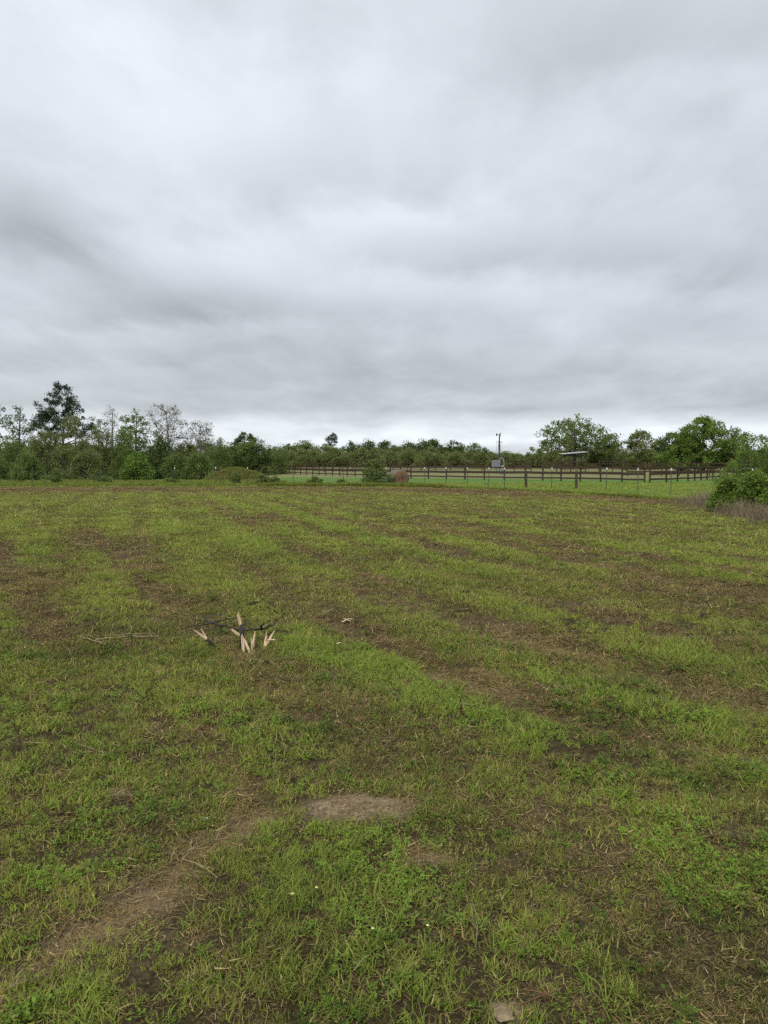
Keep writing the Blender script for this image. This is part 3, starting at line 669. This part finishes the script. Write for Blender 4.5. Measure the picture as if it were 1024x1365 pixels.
# ------------------------------------------------------------------ grass mound
def mound():
    p = at(316, 619, 74); n = 40; V, F = [], []
    for i in range(n + 1):
        for j in range(n + 1):
            a, b = i / n * 2 - 1, j / n * 2 - 1; x, y = a * 3.3, b * 3.0; r = math.hypot(a, b)
            z = 1.2 * max(0, 1 - r ** 1.8) ** 1.1 * (1 + .25 * (vnoise(np.array([x * 1.1]), np.array([y * 1.1]), 3)[0] - .5)) - .05
            V.append((x, y, z))
    for i in range(n):
        for j in range(n): q = i * (n + 1) + j; F.append((q, q + n + 1, q + n + 2, q + 1))
    me = mesh('mound', V, F, True, mat_noise('mound_soil', (.06, .08, .02), (.17, .16, .07), 5, .95, .6))
    o = link('mound', me, loc=(p[0], 74, gz(p[0], 74))); tag(o, kind='structure')
    P = np.array(V); g = np.random.default_rng(8); k = g.integers(0, len(P), 3800); Q = P[k] + np.concatenate([g.normal(0, .06, (3800, 2)), np.zeros((3800, 1))], 1)
    Q = Q[(Q[:, 2] > .02)]; n = len(Q); Q = Q + np.array(o.location)
    s = g.uniform(1.0, 2.0, n)
    scatter('mound_grass', [proto('mound_clump', GRASS, blades(20, .10, (.06, .15), (.008, .014), (.05, .9), 2, .15)) for _ in range(3)],
            Q, g.uniform(0, 6.28, n), np.stack([s * 1.3, s * 1.3, s], 1), g.normal(0, .15, (n, 2)), np.clip(g.normal(.22, .18, n), 0, 1), label='rough grass covering the mound', cat='grass')
mound()

# ------------------------------------------------------------------ fences
WOOD = mat_noise('stained_boards', (.028, .018, .013), (.085, .055, .040), 4, .85, .3, stretch=(1, 8, 8))
WOOD_RED = mat_noise('red_brown_boards', (.030, .018, .013), (.080, .048, .037), 4, .85, .3, stretch=(1, 8, 8))
POSTW = mat_noise('post_wood', (.030, .022, .016), (.095, .070, .052), 6, .9, .4, stretch=(6, 6, 1))

def resample(pts, step):
    pts = [np.array(p, float) for p in pts]; out = [pts[0]]
    for a, b in zip(pts[:-1], pts[1:]):
        n = max(1, round(np.linalg.norm(b - a) / step))
        out += [a + (b - a) * (i + 1) / n for i in range(n)]
    return out

def post_mesh(w, h):
    m = MB(); c = w * .22; x = w / 2
    ring = lambda r, z: [(-r, -r, z), (r, -r, z), (r, r, z), (-r, r, z)]
    V = ring(x, -.25) + ring(x, h - c) + ring(x - c, h); F = [(0, 1, 5, 4), (1, 2, 6, 5), (2, 3, 7, 6), (3, 0, 4, 7), (4, 5, 9, 8), (5, 6, 10, 9), (6, 7, 11, 10), (7, 4, 8, 11), (8, 9, 10, 11), (3, 2, 1, 0)]
    m.add(V, F); return m.me('post', POSTW)

def board_fence(pts, label, h=1.38, rails=((1.28, .15), (.80, .25), (.30, .15)), step=2.44, wood=None, pw=.115, name='board_fence'):
    P = resample(pts, step); root = empty(name, (P[0][0], P[0][1], gz(*P[0])))
    o0 = Vector(root.location); pm = post_mesh(pw, h); rm = {}
    for z, hh in rails:
        if hh not in rm:
            b = MB(); b.box((.5, 0, 0), (1, .035, hh)); rm[hh] = b.me('rail', wood or WOOD)
    g = np.random.default_rng(len(P) * 7); Z = [gz(*p) for p in P]
    for i, p in enumerate(P):
        link('post', pm, None, root, Vector((p[0], p[1], Z[i])) - o0, (g.normal(0, .012), g.normal(0, .012), g.uniform(-.1, .1) + math.atan2(*(P[min(i + 1, len(P) - 1)] - P[max(i - 1, 0)])[::-1])), (1, 1, g.uniform(.98, 1.06)))
        if i + 1 < len(P):
            d = P[i + 1] - p; L_ = float(np.linalg.norm(d)); nrm = np.array([d[1], -d[0]]) / L_ * (pw / 2 + .02)
            for z, hh in rails:
                z0, z1 = Z[i] + z + g.normal(0, .012), Z[i + 1] + z + g.normal(0, .012)
                link('rail', rm[hh], None, root, Vector((p[0] + nrm[0], p[1] + nrm[1], z0)) - o0, (0, -math.atan2(z1 - z0, L_), math.atan2(d[1], d[0])), (L_ * .997, 1, 1))
    return tag(root, label, 'fence')

def fences():
    XY = lambda px, Y: ((px - 512) / FPX * Y, Y)
    board_fence([XY(330, 140), XY(453, 104), XY(548, 86), XY(700, 77), XY(829, 68), XY(859, 66)], 'three-rail dark board fence crossing the pasture behind the hay bale')
    board_fence([XY(866, 66.4), XY(888, 69), XY(917, 73), XY(950, 80), XY(1010, 92)], 'three-rail dark board fence running back behind the white-capped wire fence')
    board_fence([XY(335, 150), XY(470, 128), XY(600, 122), XY(708, 118)], 'farther reddish board fence with a tall top rail behind the mast', h=1.55, rails=((1.46, .11), (.95, .15), (.5, .12)), wood=WOOD_RED)
    board_fence([XY(836, 96), XY(905, 95), XY(985, 97), XY(1060, 100)], 'far reddish board fence in front of the dense bright tree', h=1.6, rails=((1.5, .14), (1.05, .24), (.6, .16)), wood=WOOD_RED)
    # wire fence with steel posts
    steel = mat_noise('steel_post_paint', (.035, .05, .035), (.08, .09, .07), 20, .6, .1); white = mat_noise('white_cap', (.42, .42, .40), (.58, .58, .56), 12, .5, 0)
    wire = mat_noise('fence_wire', (.12, .12, .12), (.2, .2, .2), 10, .5, 0); 
    root = empty('wire_fence', (0, 57.5, 0)); o0 = Vector(root.location)
    line = [(-34, 60), (-27.5, 59.6), (-22, 59.2), (-16.2, 59), (-13, 58.8), (-10.5, 58.6), (-6.9, 58), (-3.1, 57.8), (0.2, 57.6), (3.1, 57.4), (4.6, 56.6), (6.0, 54.8), (7.3, 53.0), (8.2, 51.8), (9.6, 51.4), (11.2, 50.8), (12.6, 49.8), (13.6, 46.5), (13.9, 41.5), (15.6, 41.2), (18.5, 38), (21, 33)]
    line = [(a, b + .6) for a, b in line]
    m = MB(); m.box((0, 0, .5), (.045, .012, 1.5)); m.box((0, .018, .5), (.012, .03, 1.5)); tp = m.me('steel_post', steel)
    m = MB(); m.box((0, .008, 1.30), (.06, .06, .11)); m.tube([(0, .008, 1.355), (0, .008, 1.39)], [.03, .012], 6); cap = m.me('cap', white)
    wp = MB(); wp.tube([(0, 0, -.3), (0, 0, 1.13), (0, 0, 1.17)], [.085, .08, .05], 10); wpm = wp.me('wood_post', POSTW)
    for i, (x, y) in enumerate(line):
        z = gz(x, y)
        if i in (14, 16): link('wood_post', wpm, None, root, Vector((x, y, z)) - o0)
        else:
            q = link('steel_post', tp, None, root, Vector((x, y, z)) - o0, (0, random.gauss(0, .02), random.uniform(-.5, .5)))
            if i not in (0, 1, 2, 6, 7): link('cap', cap, None, q)
    for zz in (.3, .6, .85, 1.08):
        m = MB(); m.tube([(x - o0.x, y - o0.y - .03, gz(x, y) + zz) for x, y in line], .003, 3); link('wire', m.me('wire', wire), None, root)
    tag(root, 'thin wire fence on steel posts with white caps along the field edge', 'fence')
    # corral of dark panels in front of the shelter
    e = empty('corral', (*XY(723, 119), 0)); o0 = Vector(e.location); P = resample([XY(723, 119), XY(780, 115), XY(834, 117)], 2.6); pm = post_mesh(.13, 1.75)
    Z = [gz(*p) for p in P]; b = MB(); b.box((.5, 0, 0), (1, .03, .15)); rm = b.me('board', WOOD)
    for i, p in enumerate(P):
        link('post', pm, None, e, Vector((p[0], p[1], Z[i])) - o0)
        if i + 1 < len(P):
            d = P[i + 1] - p; L_ = float(np.linalg.norm(d))
            for z in (.80, 1.18, 1.58):
                if (i * 7 + int(z * 10)) % 11 == 3: continue
                link('board', rm, None, e, Vector((p[0], p[1] - .09, Z[i] + z)) - o0, (0, -math.atan2(Z[i + 1] - Z[i], L_), math.atan2(d[1], d[0])), (L_ * .995, 1, 1))
    tag(e, 'dark close-boarded corral in front of the metal-roofed shelter', 'corral')
fences()

# ------------------------------------------------------------------ shelter, mast, panels, hay bale
GALV = mat_noise('galvanised_metal', (.24, .25, .26), (.40, .41, .42), 5, .45, .05); DARKM = mat_noise('dark_metal', (.03, .032, .036), (.075, .08, .085), 8, .5, .05)
def structures():
    Y = 127; a = at(748, 606, Y); b = at(781, 603, Y); cx = (a[0] + b[0]) / 2; z0 = gz(cx, Y); e = empty('shelter', (cx, Y, z0)); w = b[0] - a[0]
    for sx in (-1, 1):
        for sy in (-1, 1):
            m = MB(); m.tube([(sx * w * .42, sy * 1.3, -.2), (sx * w * .42, sy * 1.3, (a[2] + b[2]) / 2 - z0 + sx * .1 - .1)], .07, 6); link('post', m.me('post', POSTW), None, e)
    n = 16; V, F = [], []
    for i in range(n * 2 + 1):
        x = -w / 2 + w * i / (n * 2); z = (a[2] - z0) + (b[2] - a[2]) * i / (n * 2) + (.04 if i % 2 else 0)
        V += [(x, -1.8, z), (x, 1.8, z + .12), (x, -1.8, z + .05), (x, 1.8, z + .17)]
    for i in range(n * 2):
        q = 4 * i; F += [(q, q + 1, q + 5, q + 4), (q + 2, q + 6, q + 7, q + 3), (q, q + 4, q + 6, q + 2), (q + 1, q + 3, q + 7, q + 5)]
    link('roof', mesh('roof', V, F, False, GALV), None, e)
    for sy in (-1.3, 1.3):
        m = MB(); m.tube([(-w / 2 + .1, sy, a[2] - z0 - .06), (w / 2 - .1, sy, b[2] - z0 - .06)], .06, 4); link('beam', m.me('beam', POSTW), None, e)
    tag(e, 'open shelter with sloping pale metal roof under the spreading oak', 'shelter')
    # mast
    Y = 112; p = at(665.5, 619, Y); z0 = gz(p[0], Y); e = empty('windmill_mast', (p[0], Y, z0)); H = lambda y: at(665, y, Y)[2] - z0
    m = MB()
    for k in range(3):
        A = k * 2.094 + .4; m.tube([(.45 * math.cos(A), .45 * math.sin(A), 0), (.09 * math.cos(A), .09 * math.sin(A), H(589))], .028, 4)
    link('tower_legs', m.me('tower_legs', DARKM), None, e)
    for i in range(9):
        z = .5 + i * (H(590) - .6) / 9; r = .45 + (.09 - .45) * z / H(589); m = MB()
        q = [(r * math.cos(k * 2.094 + .4), r * math.sin(k * 2.094 + .4), z) for k in range(3)]
        m.tube(q + [q[0]], .014, 3); link('brace', m.me('brace', DARKM), None, e)
    m = MB(); m.tube([(0, 0, 1.0), (0, 0, H(583)), (0, 0, H(579))], [.10, .10, .05], 8); link('mast', m.me('mast', DARKM), None, e)
    m = MB(); m.tube([(.0 + .42 * math.cos(k * .5236), .42 * math.sin(k * .5236), H(589)) for k in range(13)], .025, 4, False); m.box((0, 0, H(589) - .02), (.8, .1, .05)); m.box((0, 0, H(589) - .021), (.1, .8, .05)); link('platform', m.me('platform', DARKM), None, e)
    for sx in (-1, 1):
        m = MB(); m.tube([(sx * .38, 0, H(589) - .04), (sx * .40, .05, H(603)), (sx * .3, 0, H(612))], .014, 4); link('stay', m.me('stay', DARKM), None, e)
    # rotor seen nearly edge-on, blades round a hub, and the tail vane
    r = empty('rotor_hub', (0, 0, 0)); bpy.data.objects.remove(r)
    zc = H(579.3); m = MB(); m.tube([(-.42, -.02, zc), (.12, .02, zc + .02)], .03, 6); hub = link('hub', m.me('hub', DARKM), None, e)
    for k in range(12):
        A = k * 2 * math.pi / 12; c, s = math.cos(A), math.sin(A); m = MB()
        V = []
        for rr, wd in ((.06, .03), (.29, .075)):
            for sg in (-1, 1): V.append((.10 + .045 * sg, rr * c - wd * sg * s, zc + rr * s + wd * sg * c))
        V += [(v[0] + .006, v[1], v[2]) for v in V]
        m.add(V, [(0, 1, 3, 2), (4, 6, 7, 5), (0, 2, 6, 4), (1, 5, 7, 3), (2, 3, 7, 6), (0, 4, 5, 1)]); link('blade', m.me('blade', DARKM), None, e)
    m = MB(); V = [(-.22, .0, zc - .04), (-.42, -.02, zc - .25), (-.48, -.02, zc - .2), (-.48, -.02, zc + .17), (-.42, -.02, zc + .2), (-.22, 0, zc + .03)]
    m.add(V + [(v[0], v[1] + .012, v[2]) for v in V], [tuple(range(6)), tuple(range(11, 5, -1))] + [(i, i + 6, (i + 1) % 6 + 6, (i + 1) % 6) for i in range(6)]); link('tail_vane', m.me('tail_vane', DARKM), None, e)
    tag(e, 'tall slim windmill mast with small platform and dark vanes beyond the fence', 'windmill')
    # panels at its foot
    Y = 110; a, b = at(656, 614, Y), at(666.5, 621.5, Y); z0 = gz(a[0], Y); e = empty('panel_rack', ((a[0] + b[0]) / 2, Y, z0)); w = b[0] - a[0]; hh = a[2] - b[2]; zc = (a[2] + b[2]) / 2 - z0
    wf = mat_noise('white_frame_paint', (.25, .26, .28), (.38, .39, .41), 6, .5, .05); gm = mat_noise('grey_panel', (.10, .115, .14), (.17, .19, .22), 3, .35, .02)
    for sx in (-1, 1):
        m = MB(); m.box((sx * w * .25, 0, zc), (w * .46, .03, hh * .9)); pnl = link('panel', m.me('panel', gm), None, e)
        m = MB(); x0, x1 = sx * w * .25 - w * .235, sx * w * .25 + w * .235
        for xx in (x0, x1): m.box((xx, -.01, zc), (.05, .06, hh))
        for z in (zc - hh / 2, zc + hh / 2): m.box((sx * w * .25, -.012, z), (w * .47, .058, .05))
        link('frame', m.me('frame', wf), None, pnl)
        m = MB(); m.tube([(sx * w * .3, .05, -.1), (sx * w * .3, .05, zc)], .04, 6); link('leg', m.me('leg', GALV), None, e)
    tag(e, 'pair of grey white-framed panels at the foot of the mast', 'panel')
    e = None
    c = at(668.5, 619, 110.5); z0 = gz(c[0], 110.5); m = MB(); pts = [(-.38, 0, .0)] + [(-.02 - .36 * math.cos(t), 0, at(668, 614, 110.5)[2] - z0 + .35 * math.sin(t)) for t in np.linspace(0, math.pi, 9)] + [(.45, 0, .0)]
    m.tube(pts, .035, 6); root = empty('bent_pipe', (c[0], 110.5, z0)); link('pipe', m.me('pipe', wf), None, root)
    m = MB(); m.tube([(.2, -.15, .95), (.2, .15, .95)], .30, 14); m.tube([(.2, -.17, .95), (.2, .17, .95)], .12, 10); link('reel', m.me('reel', wf), None, root); m = MB(); m.tube([(.2, 0, -.1), (.2, 0, .8)], .05, 6); link('reel_stand', m.me('reel_stand', DARKM), None, root)
    tag(root, 'white bent pipe with a round reel beside the grey panels', 'pipe')
    # hay bale
    p = on_ground(531, 646); g = np.random.default_rng(3); R, Lb = .66, 1.15; n, mm = 40, 12; V, F = [], []
    prof = [(-.5, 0.0), (-.5, .35), (-.5, .7), (-.49, .92), (-.45, .985), (-.25, 1.0), (0, 1.012), (.25, 1.0), (.45, .985), (.49, .92), (.5, .7), (.5, .35), (.5, 0.0)]
    for i, (x, rr) in enumerate(prof):
        for k in range(n):
            A = 2 * math.pi * k / n; q = rr * R * (1 + .03 * g.normal() * (rr > .5)); zz = q * math.sin(A); yy = q * math.cos(A)
            zz = max(zz, -R * .78); yy *= 1 + .06 * (1 - zz / R)
            V.append((x * Lb + (.02 * math.sin(rr * 22) if abs(x) == .5 else 0) + .012 * g.normal(), yy, zz + R * .78))
    for i in range(len(prof) - 1):
        for k in range(n): F.append((i * n + k, i * n + (k + 1) % n, (i + 1) * n + (k + 1) % n, (i + 1) * n + k))
    hay = mat_noise('weathered_hay', (.075, .045, .026), (.23, .145, .085), 14, .95, .9, stretch=(.6, 1, 2))
    hayd = mat_noise('rotted_hay', (.05, .04, .032), (.20, .17, .14), 12, .95, .9, stretch=(6, .6, .6))
    e = empty('hay_bale', tuple(p), math.radians(-62)); o = link('bale', mesh('bale', V, F, True), None, e); o.data.materials.append(hayd); o.data.materials.append(hay)
    for f in o.data.polygons:
        if all(abs(o.data.vertices[v].co.x) > Lb * .46 for v in f.vertices): f.material_index = 1
    nb = 260; VV, FF = [], []
    for _ in range(nb):
        v = np.array(V[g.integers(0, len(V))]); d = g.normal(0, 1, 3) * .09; d[2] -= .03; s = g.normal(0, 1, 3); s = s / np.linalg.norm(s) * .006; b0 = len(VV)
        VV += [tuple(v - s), tuple(v + s), tuple(v + d + s * .4), tuple(v + d - s * .4)]; FF.append((b0, b0 + 1, b0 + 2, b0 + 3))
    tag(link('loose_straw', mesh('loose_straw', VV, FF, False, hay), None, e), kind='stuff')
    tag(e, 'weathered reddish-brown round hay bale beside the dark bush', 'hay bale')
structures()

# ------------------------------------------------------------------ broken sapling, sticks and litter on the field
SPLIT = mat_noise('fresh_split_wood', (.40, .26, .14), (.80, .64, .44), 40, .8, .5, stretch=(1, 1, .15)); DBARK = mat_noise('dark_wet_bark', (.016, .014, .012), (.06, .05, .042), 18, .8, .5)
STRAW = mat_noise('pale_dry_stick', (.13, .10, .06), (.32, .26, .165), 16, .85, .3)
def splinter(m, a, b, w, seed):
    """a torn stub: a bundle of flat, ragged slivers of unequal length from a to b"""
    g = np.random.default_rng(seed); a, b = np.array(a, float), np.array(b, float); L_ = np.linalg.norm(b - a); d = (b - a) / L_
    ax = np.cross(d, (.1, 1, .2)); ax /= np.linalg.norm(ax); ay = np.cross(d, ax); n = 6
    for k in range(n):
        c = (k - (n - 1) / 2) / n * 1.15 * w; o = ax * (c + g.normal(0, w * .12)) + ay * g.normal(0, w * .18); tip = L_ * (1.0 if k == n // 2 else g.uniform(.62, .97)); lean = ax * c * g.uniform(-.6, .25) + ay * g.normal(0, w * .12)
        p = [a + o * .8, a + o + d * tip * .45, a + o + lean * .5 + d * tip * .86, a + o + lean + d * tip]; ww = w * g.uniform(.18, .34)
        b0 = len(m.V)
        for i, (q, f) in enumerate(zip(p, (1, 1, .85, .3))):
            e1, e2 = ax * ww * f, ay * ww * f * .45; m.V += [tuple(q - e1 - e2), tuple(q + e1 - e2 * .3), tuple(q + e1 * .4 + e2), tuple(q - e1 * .7 + e2)]
        for i in range(3):
            for j in range(4): m.F.append((b0 + i * 4 + j, b0 + i * 4 + (j + 1) % 4, b0 + i * 4 + 4 + (j + 1) % 4, b0 + i * 4 + 4 + j))
        m.F.append((b0 + 12, b0 + 13, b0 + 14, b0 + 15))
RTWIG = mat_noise('reddish_twig', (.07, .035, .02), (.19, .10, .06), 18, .9, .3)
LIFT = .035                                  # sticks rest on top of the cut grass
def stump():
    R = lambda rx, ry, Y: at(240 + rx * .13672, 800 + ry * .13672, Y)
    b = on_ground(325, 868); Y0 = b[1]; e = empty('broken_sapling', tuple(b)); B = np.array(b)
    def S(p0, p1, w, sd, nm='splinter', mt=None):
        m = MB(); splinter(m, p0 - B, p1 - B, w * .85, sd); return link(nm, m.me(nm, mt or SPLIT), None, e)
    g0 = lambda x, y, dy: np.array([*R(x, y, Y0 + dy)[:2], gz(R(x, y, Y0 + dy)[0], Y0 + dy) - .02])
    # dark centre stem with bright torn head
    s0 = g0(605, 500, .0); s1 = R(596, 235, Y0); m = MB(); m.tube([s0 - B, (s0 + s1) / 2 - B + np.array([.006, 0, 0]), s1 - B], [.024, .02, .017], 8); link('stem', m.me('stem', DBARK, True), None, e)
    S(R(596, 260, Y0 - .005), R(566, 110, Y0 - .01), .020, 1)
    S(g0(620, 500, -.05), R(606, 330, Y0 - .04), .026, 2)
    S(R(590, 352, Y0 + .02), R(492, 278, Y0 + .03), .018, 3); m = MB(); m.tube([g0(625, 490, .03) - B, R(590, 350, Y0 + .02) - B], [.02, .016], 7); link('stem', m.me('stem', DBARK, True), None, e)
    S(g0(690, 505, -.07), R(622, 375, Y0 - .06), .018, 4)
    S(g0(700, 490, .0), R(733, 300, Y0), .022, 5); S(g0(706, 480, -.02), R(694, 350, Y0 - .03), .012, 6)
    S(g0(812, 450, .05), R(925, 285, Y0 + .10), .017, 7); S(g0(818, 440, .06), R(850, 285, Y0 + .08), .014, 8); S(R(850, 390, Y0 + .07), R(938, 384, Y0 + .03), .007, 9)
    tag(e, 'shattered sapling stump with upright pale torn splinters in the grass', 'stump')
    # dark broken branch lying behind the stump
    f = lambda x, y, lift: (lambda p: np.array([p[0], p[1], p[2] + lift + .06]))(on_ground(240 + x * .13672, 800 + y * .13672 + (lift + .06) * 145))
    main = [f(60, 258, .03), f(200, 238, .03), f(330, 215, .04), f(480, 262, .05), f(600, 288, .06), f(700, 290, .06), f(800, 282, .06), f(900, 250, .05), f(975, 165, .03)]
    B2 = main[4].copy(); e = empty('fallen_branch', tuple(B2)); m = MB(); tt = np.linspace(0, 8, 33); gg = np.random.default_rng(4); mp_ = np.stack([np.interp(tt, np.arange(9), np.array(main)[:, c]) for c in range(3)], 1) + gg.normal(0, .005, (33, 3)); rr_ = np.interp(tt, np.arange(9), [.003, .006, .010, .007, .008, .008, .013, .006, .002]) * gg.uniform(.75, 1.3, 33); m.tube([p - B2 for p in mp_], rr_, 7); link('limb', m.me('limb', DBARK, True), None, e)
    for pp, rr in (([f(330, 215, .04), f(240, 195, .04), f(120, 185, .03)], .009), ([f(330, 212, .04), f(450, 178, .04), f(640, 150, .03)], .007), ([f(800, 282, .06), f(790, 255, .12), f(830, 238, .16)], .011), ([f(480, 262, .05), f(460, 285, .04)], .008), ([f(700, 290, .05), f(640, 220, .08), f(655, 180, .1)], .005)):
        m = MB(); m.tube([p - B2 for p in pp], np.linspace(rr, rr * .4, len(pp)), 6); link('twig', m.me('twig', DBARK, True), None, e)
    tag(e, 'long dark broken branch lying behind the pale splintered stump', 'branch')
    # splintered stick left of the stump
    g1, g2 = on_ground(240 + 390 * .13672, 866), at(240 + 262 * .13672, 852, on_ground(293, 866)[1] - .03); e = empty('splintered_stick', tuple(g1)); B3 = np.array(g1)
    m = MB(); m.tube([g1 - B3 - np.array([0, 0, .02]), (g1 + g2) / 2 - B3, g2 - B3], [.012, .014, .016], 7); link('stick', m.me('stick', DBARK, True), None, e)
    for (x, y), w, sd in (((132, 288), .020, 11), ((203, 275), .013, 12)):
        m = MB(); splinter(m, g2 - B3, at(240 + x * .13672, 800 + y * .13672, g2[1]) - B3, w * .7, sd); link('splinter', m.me('splinter', SPLIT), None, e)
    tag(e, 'dark stick with forked pale splintered end, leaning left of the stump', 'stick')
    # earth pulled up beside the stump is part of the ground; loose sticks and chips follow
    def stick(p, q, w, label, mt, name='stick', bend=.03, group=None):
        a, c = on_ground(*p, LIFT), on_ground(*q, LIFT); e = MB(); mid = (a + c) / 2 + np.array([random.uniform(-bend, bend), random.uniform(-bend, bend), .02]); mid[2] = gz(mid[0], mid[1]) + LIFT + .008
        n = 7; P = bez(a, mid, c, n); P = P + np.random.default_rng(int(p[0])).normal(0, w * .5, P.shape)
        e.tube([x - a for x in P], np.linspace(w, w * .5, n), 6); o = link(name, e.me(name, mt, True), loc=tuple(a)); tag(o, label, 'stick' if name != 'wood_chip' else 'wood chip', group); return o
    stick((106, 853), (146, 866), 0.0072, 'short pale stick at the tip of the straw-coloured sticks, farthest from the stump', STRAW)
    stick((128, 857), (216, 853), 0.0072, 'long straw-coloured stick left of the stump, upper of two', STRAW)
    stick((150, 852), (210, 849), 0.0054, 'straw-coloured stick lying just behind the long pale one', STRAW)
    stick((168, 853), (218, 859), 0.0060, 'dark-tipped stick crossing below the straw-coloured sticks', DBARK)
    stick((208, 845), (236, 836), .006, 'thin twig pointing from the sticks towards the dark branch', DBARK)
    stick((333, 809), (346, 807), .016, 'small black broken twig behind the stump', DBARK)
    stick((356, 813), (372, 822), .010, 'short black twig right of the stump\'s fallen branch', DBARK)
    stick((433, 822), (446, 816), .006, 'thin grey twig by the mower line right of the stump', STRAW)
    for (p, q, w, lab) in (((456, 834), (470, 829), .016, 'pale torn wood chip right of the stump on brown thatch'), ((458, 830), (468, 833), .012, 'smaller pale chip touching the torn wood chip'), ((449, 864), (456, 862), .014, 'small pale chip on bright grass right of the stump')):
        stick(p, q, w * .42, lab, SPLIT, 'wood_chip', .005)
    for i, (p, q, lab) in enumerate([((110, 1282), (126, 1262), 'short pale straw stem lying across the bare wheel track'), ((245, 1155), (268, 1132), 'bent pale stem at the upper part of the wheel track'), ((245, 1157), (290, 1182), 'long thin stem crossing the wheel track'),
             ((288, 1131), (302, 1100), 'upright-looking pale stem at the head of the wheel track'), ((228, 1160), (237, 1140), 'short pale stem left of the wheel track head'), ((150, 1208), (225, 1170), 'long dark stem along the left side of the wheel track'),
             ((15, 1330), (42, 1320), 'pale stem at the wide bare end of the wheel track'), ((472, 1308), (495, 1285), 'pale straw stem on the mossy bare ground'), ((30, 998), (72, 1000), 'long thin pale stem lying in grass beyond the wheel track'), ((105, 1000), (140, 1012), 'shorter pale stem beside the long thin one beyond the wheel track'),
             ((910, 1110), (926, 1106), 'pale straw bit on a brown patch of cut grass')]):
        stick(p, q, .0019, lab, STRAW, 'dry_stem', .012)
    for i, (p, q, lab) in enumerate([((690, 1356), (760, 1328), 'reddish dead twig in the near thatch, longest of its pile'), ((700, 1335), (752, 1350), 'reddish dead twig crossing the longest one in its pile'), ((716, 1318), (736, 1352), 'short reddish twig on top of the near twig pile')]):
        stick(p, q, .0022, lab, RTWIG, 'twig', .015)
    for i, (p, q, lab) in enumerate([((958, 735), (972, 726), 'pale stick poking up from the grass before the dry weeds'), ((905, 733), (930, 742), 'long pale stick lying flat in the grass before the dry weeds'), ((1000, 766), (1016, 770), 'pale broken stick on its own on the brown mown strip'), ((832, 745), (860, 741), 'pale stick at the edge of the brown strip behind the dark clod'), ((142, 722), (152, 715), 'pale stick leaning over the short dark rut before the thicket'), ((100, 728), (128, 730), 'pale stick lying flat by the short dark rut before the thicket')]):
        stick(p, q, .009, lab, STRAW)
    # pebbles and clods
    def lump(px, py, r, mt, name, label, cat, sq=.6):
        p = on_ground(px, py, 0); g = np.random.default_rng(int(px)); import bmesh
        bm = bmesh.new(); bmesh.ops.create_icosphere(bm, subdivisions=3, radius=r)
        for v in bm.verts:
            k = 1 + .7 * (float(vnoise(np.array([v.co.x / r * 1.6 + px]), np.array([v.co.y / r * 1.6 + v.co.z / r]), 5)[0]) - .5) + g.normal(0, .045); v.co *= k; v.co.z *= sq
        me = bpy.data.meshes.new(name); bm.to_mesh(me); bm.free(); me.materials.append(mt); tag(link(name, me, loc=(p[0], p[1], p[2] + r * sq * .5)), label, cat)
    PEB = mat_noise('white_pebble', (.5, .5, .5), (.72, .72, .7), 30, .6, .2); CLOD = mat_noise('dark_clod', (.02, .014, .01), (.07, .05, .035), 20, .95, .8); TANC = mat_noise('tan_clod', (.11, .08, .05), (.26, .20, .125), 20, .95, .8)
    lump(275, 1092, .010, PEB, 'pebble', 'rounder white pebble at the head of the wheel track', 'pebble'); lump(236, 1085, .010, PEB, 'pebble', 'flat white pebble left of the rounder one', 'pebble', .3)
    lump(938, 827, .055, CLOD, 'soil_clod', 'dark clod of soil and roots standing up in the grass', 'clod', .8)
    lump(672, 1354, .028, TANC, 'soil_clod', 'tan crumbly clod beside the reddish twig pile', 'clod', .32)
    # few yellow-white wildflowers
    PET = mat_noise('pale_yellow_petal', (.50, .47, .14), (.66, .62, .28), 20, .6, 0); STM = mat_noise('flower_stem', (.05, .09, .02), (.10, .16, .04), 20, .6, 0)
    for i, (px, py, h, lab) in enumerate([(394, 1222, .05, 'pale wildflower in the leafy weeds, left of a pair'), (421, 1214, .055, 'pale wildflower in the leafy weeds, right of a pair'), (505, 1262, .03, 'yellow wildflower low on dark bare ground'), (572, 1275, .07, 'pale wildflower leaning on a long stem over bare ground')]):
        p = on_ground(px, py); e = empty('wildflower', tuple(p)); m = MB(); tip = np.array([random.uniform(-.02, .02), random.uniform(-.01, .01), h + .03]); m.tube([(0, 0, -.01), tip * .5 + np.array([.004, 0, 0]), tip], [.0015, .0012, .001], 5); link('stem', m.me('stem', STM), None, e)
        for k in range(5):
            A = k * 1.2566; c, s = math.cos(A), math.sin(A); m = MB(); r = .0065
            m.add([tip, tip + np.array([r * .6 * c - r * .35 * s, r * .6 * s + r * .35 * c, .004]), tip + np.array([r * c, r * s, .006]), tip + np.array([r * .6 * c + r * .35 * s, r * .6 * s - r * .35 * c, .004])], [(0, 1, 2, 3)]); link('petal', m.me('petal', PET), None, e)
        tag(e, lab, 'flower', 'wildflowers in the near grass')
    # dead branching weed
    p = on_ground(634, 1262); e = empty('dead_weed', tuple(p)); m = MB(); m.tube([(0, 0, -.01), (.006, 0, .07), (-.004, .01, .14)], [.0025, .002, .0012], 5); link('stem', m.me('stem', STRAW), None, e)
    for k in range(6):
        A = k * 2.1; z = .04 + .018 * k; m = MB(); m.tube([(.004, 0, z), (.02 * math.cos(A), .02 * math.sin(A), z + .03), (.028 * math.cos(A), .028 * math.sin(A), z + .05)], [.0014, .001, .0006], 4); link('side_stem', m.me('side_stem', STRAW), None, e)
    tag(e, 'dead pale branching weed standing in the near grass', 'weed')
stump()
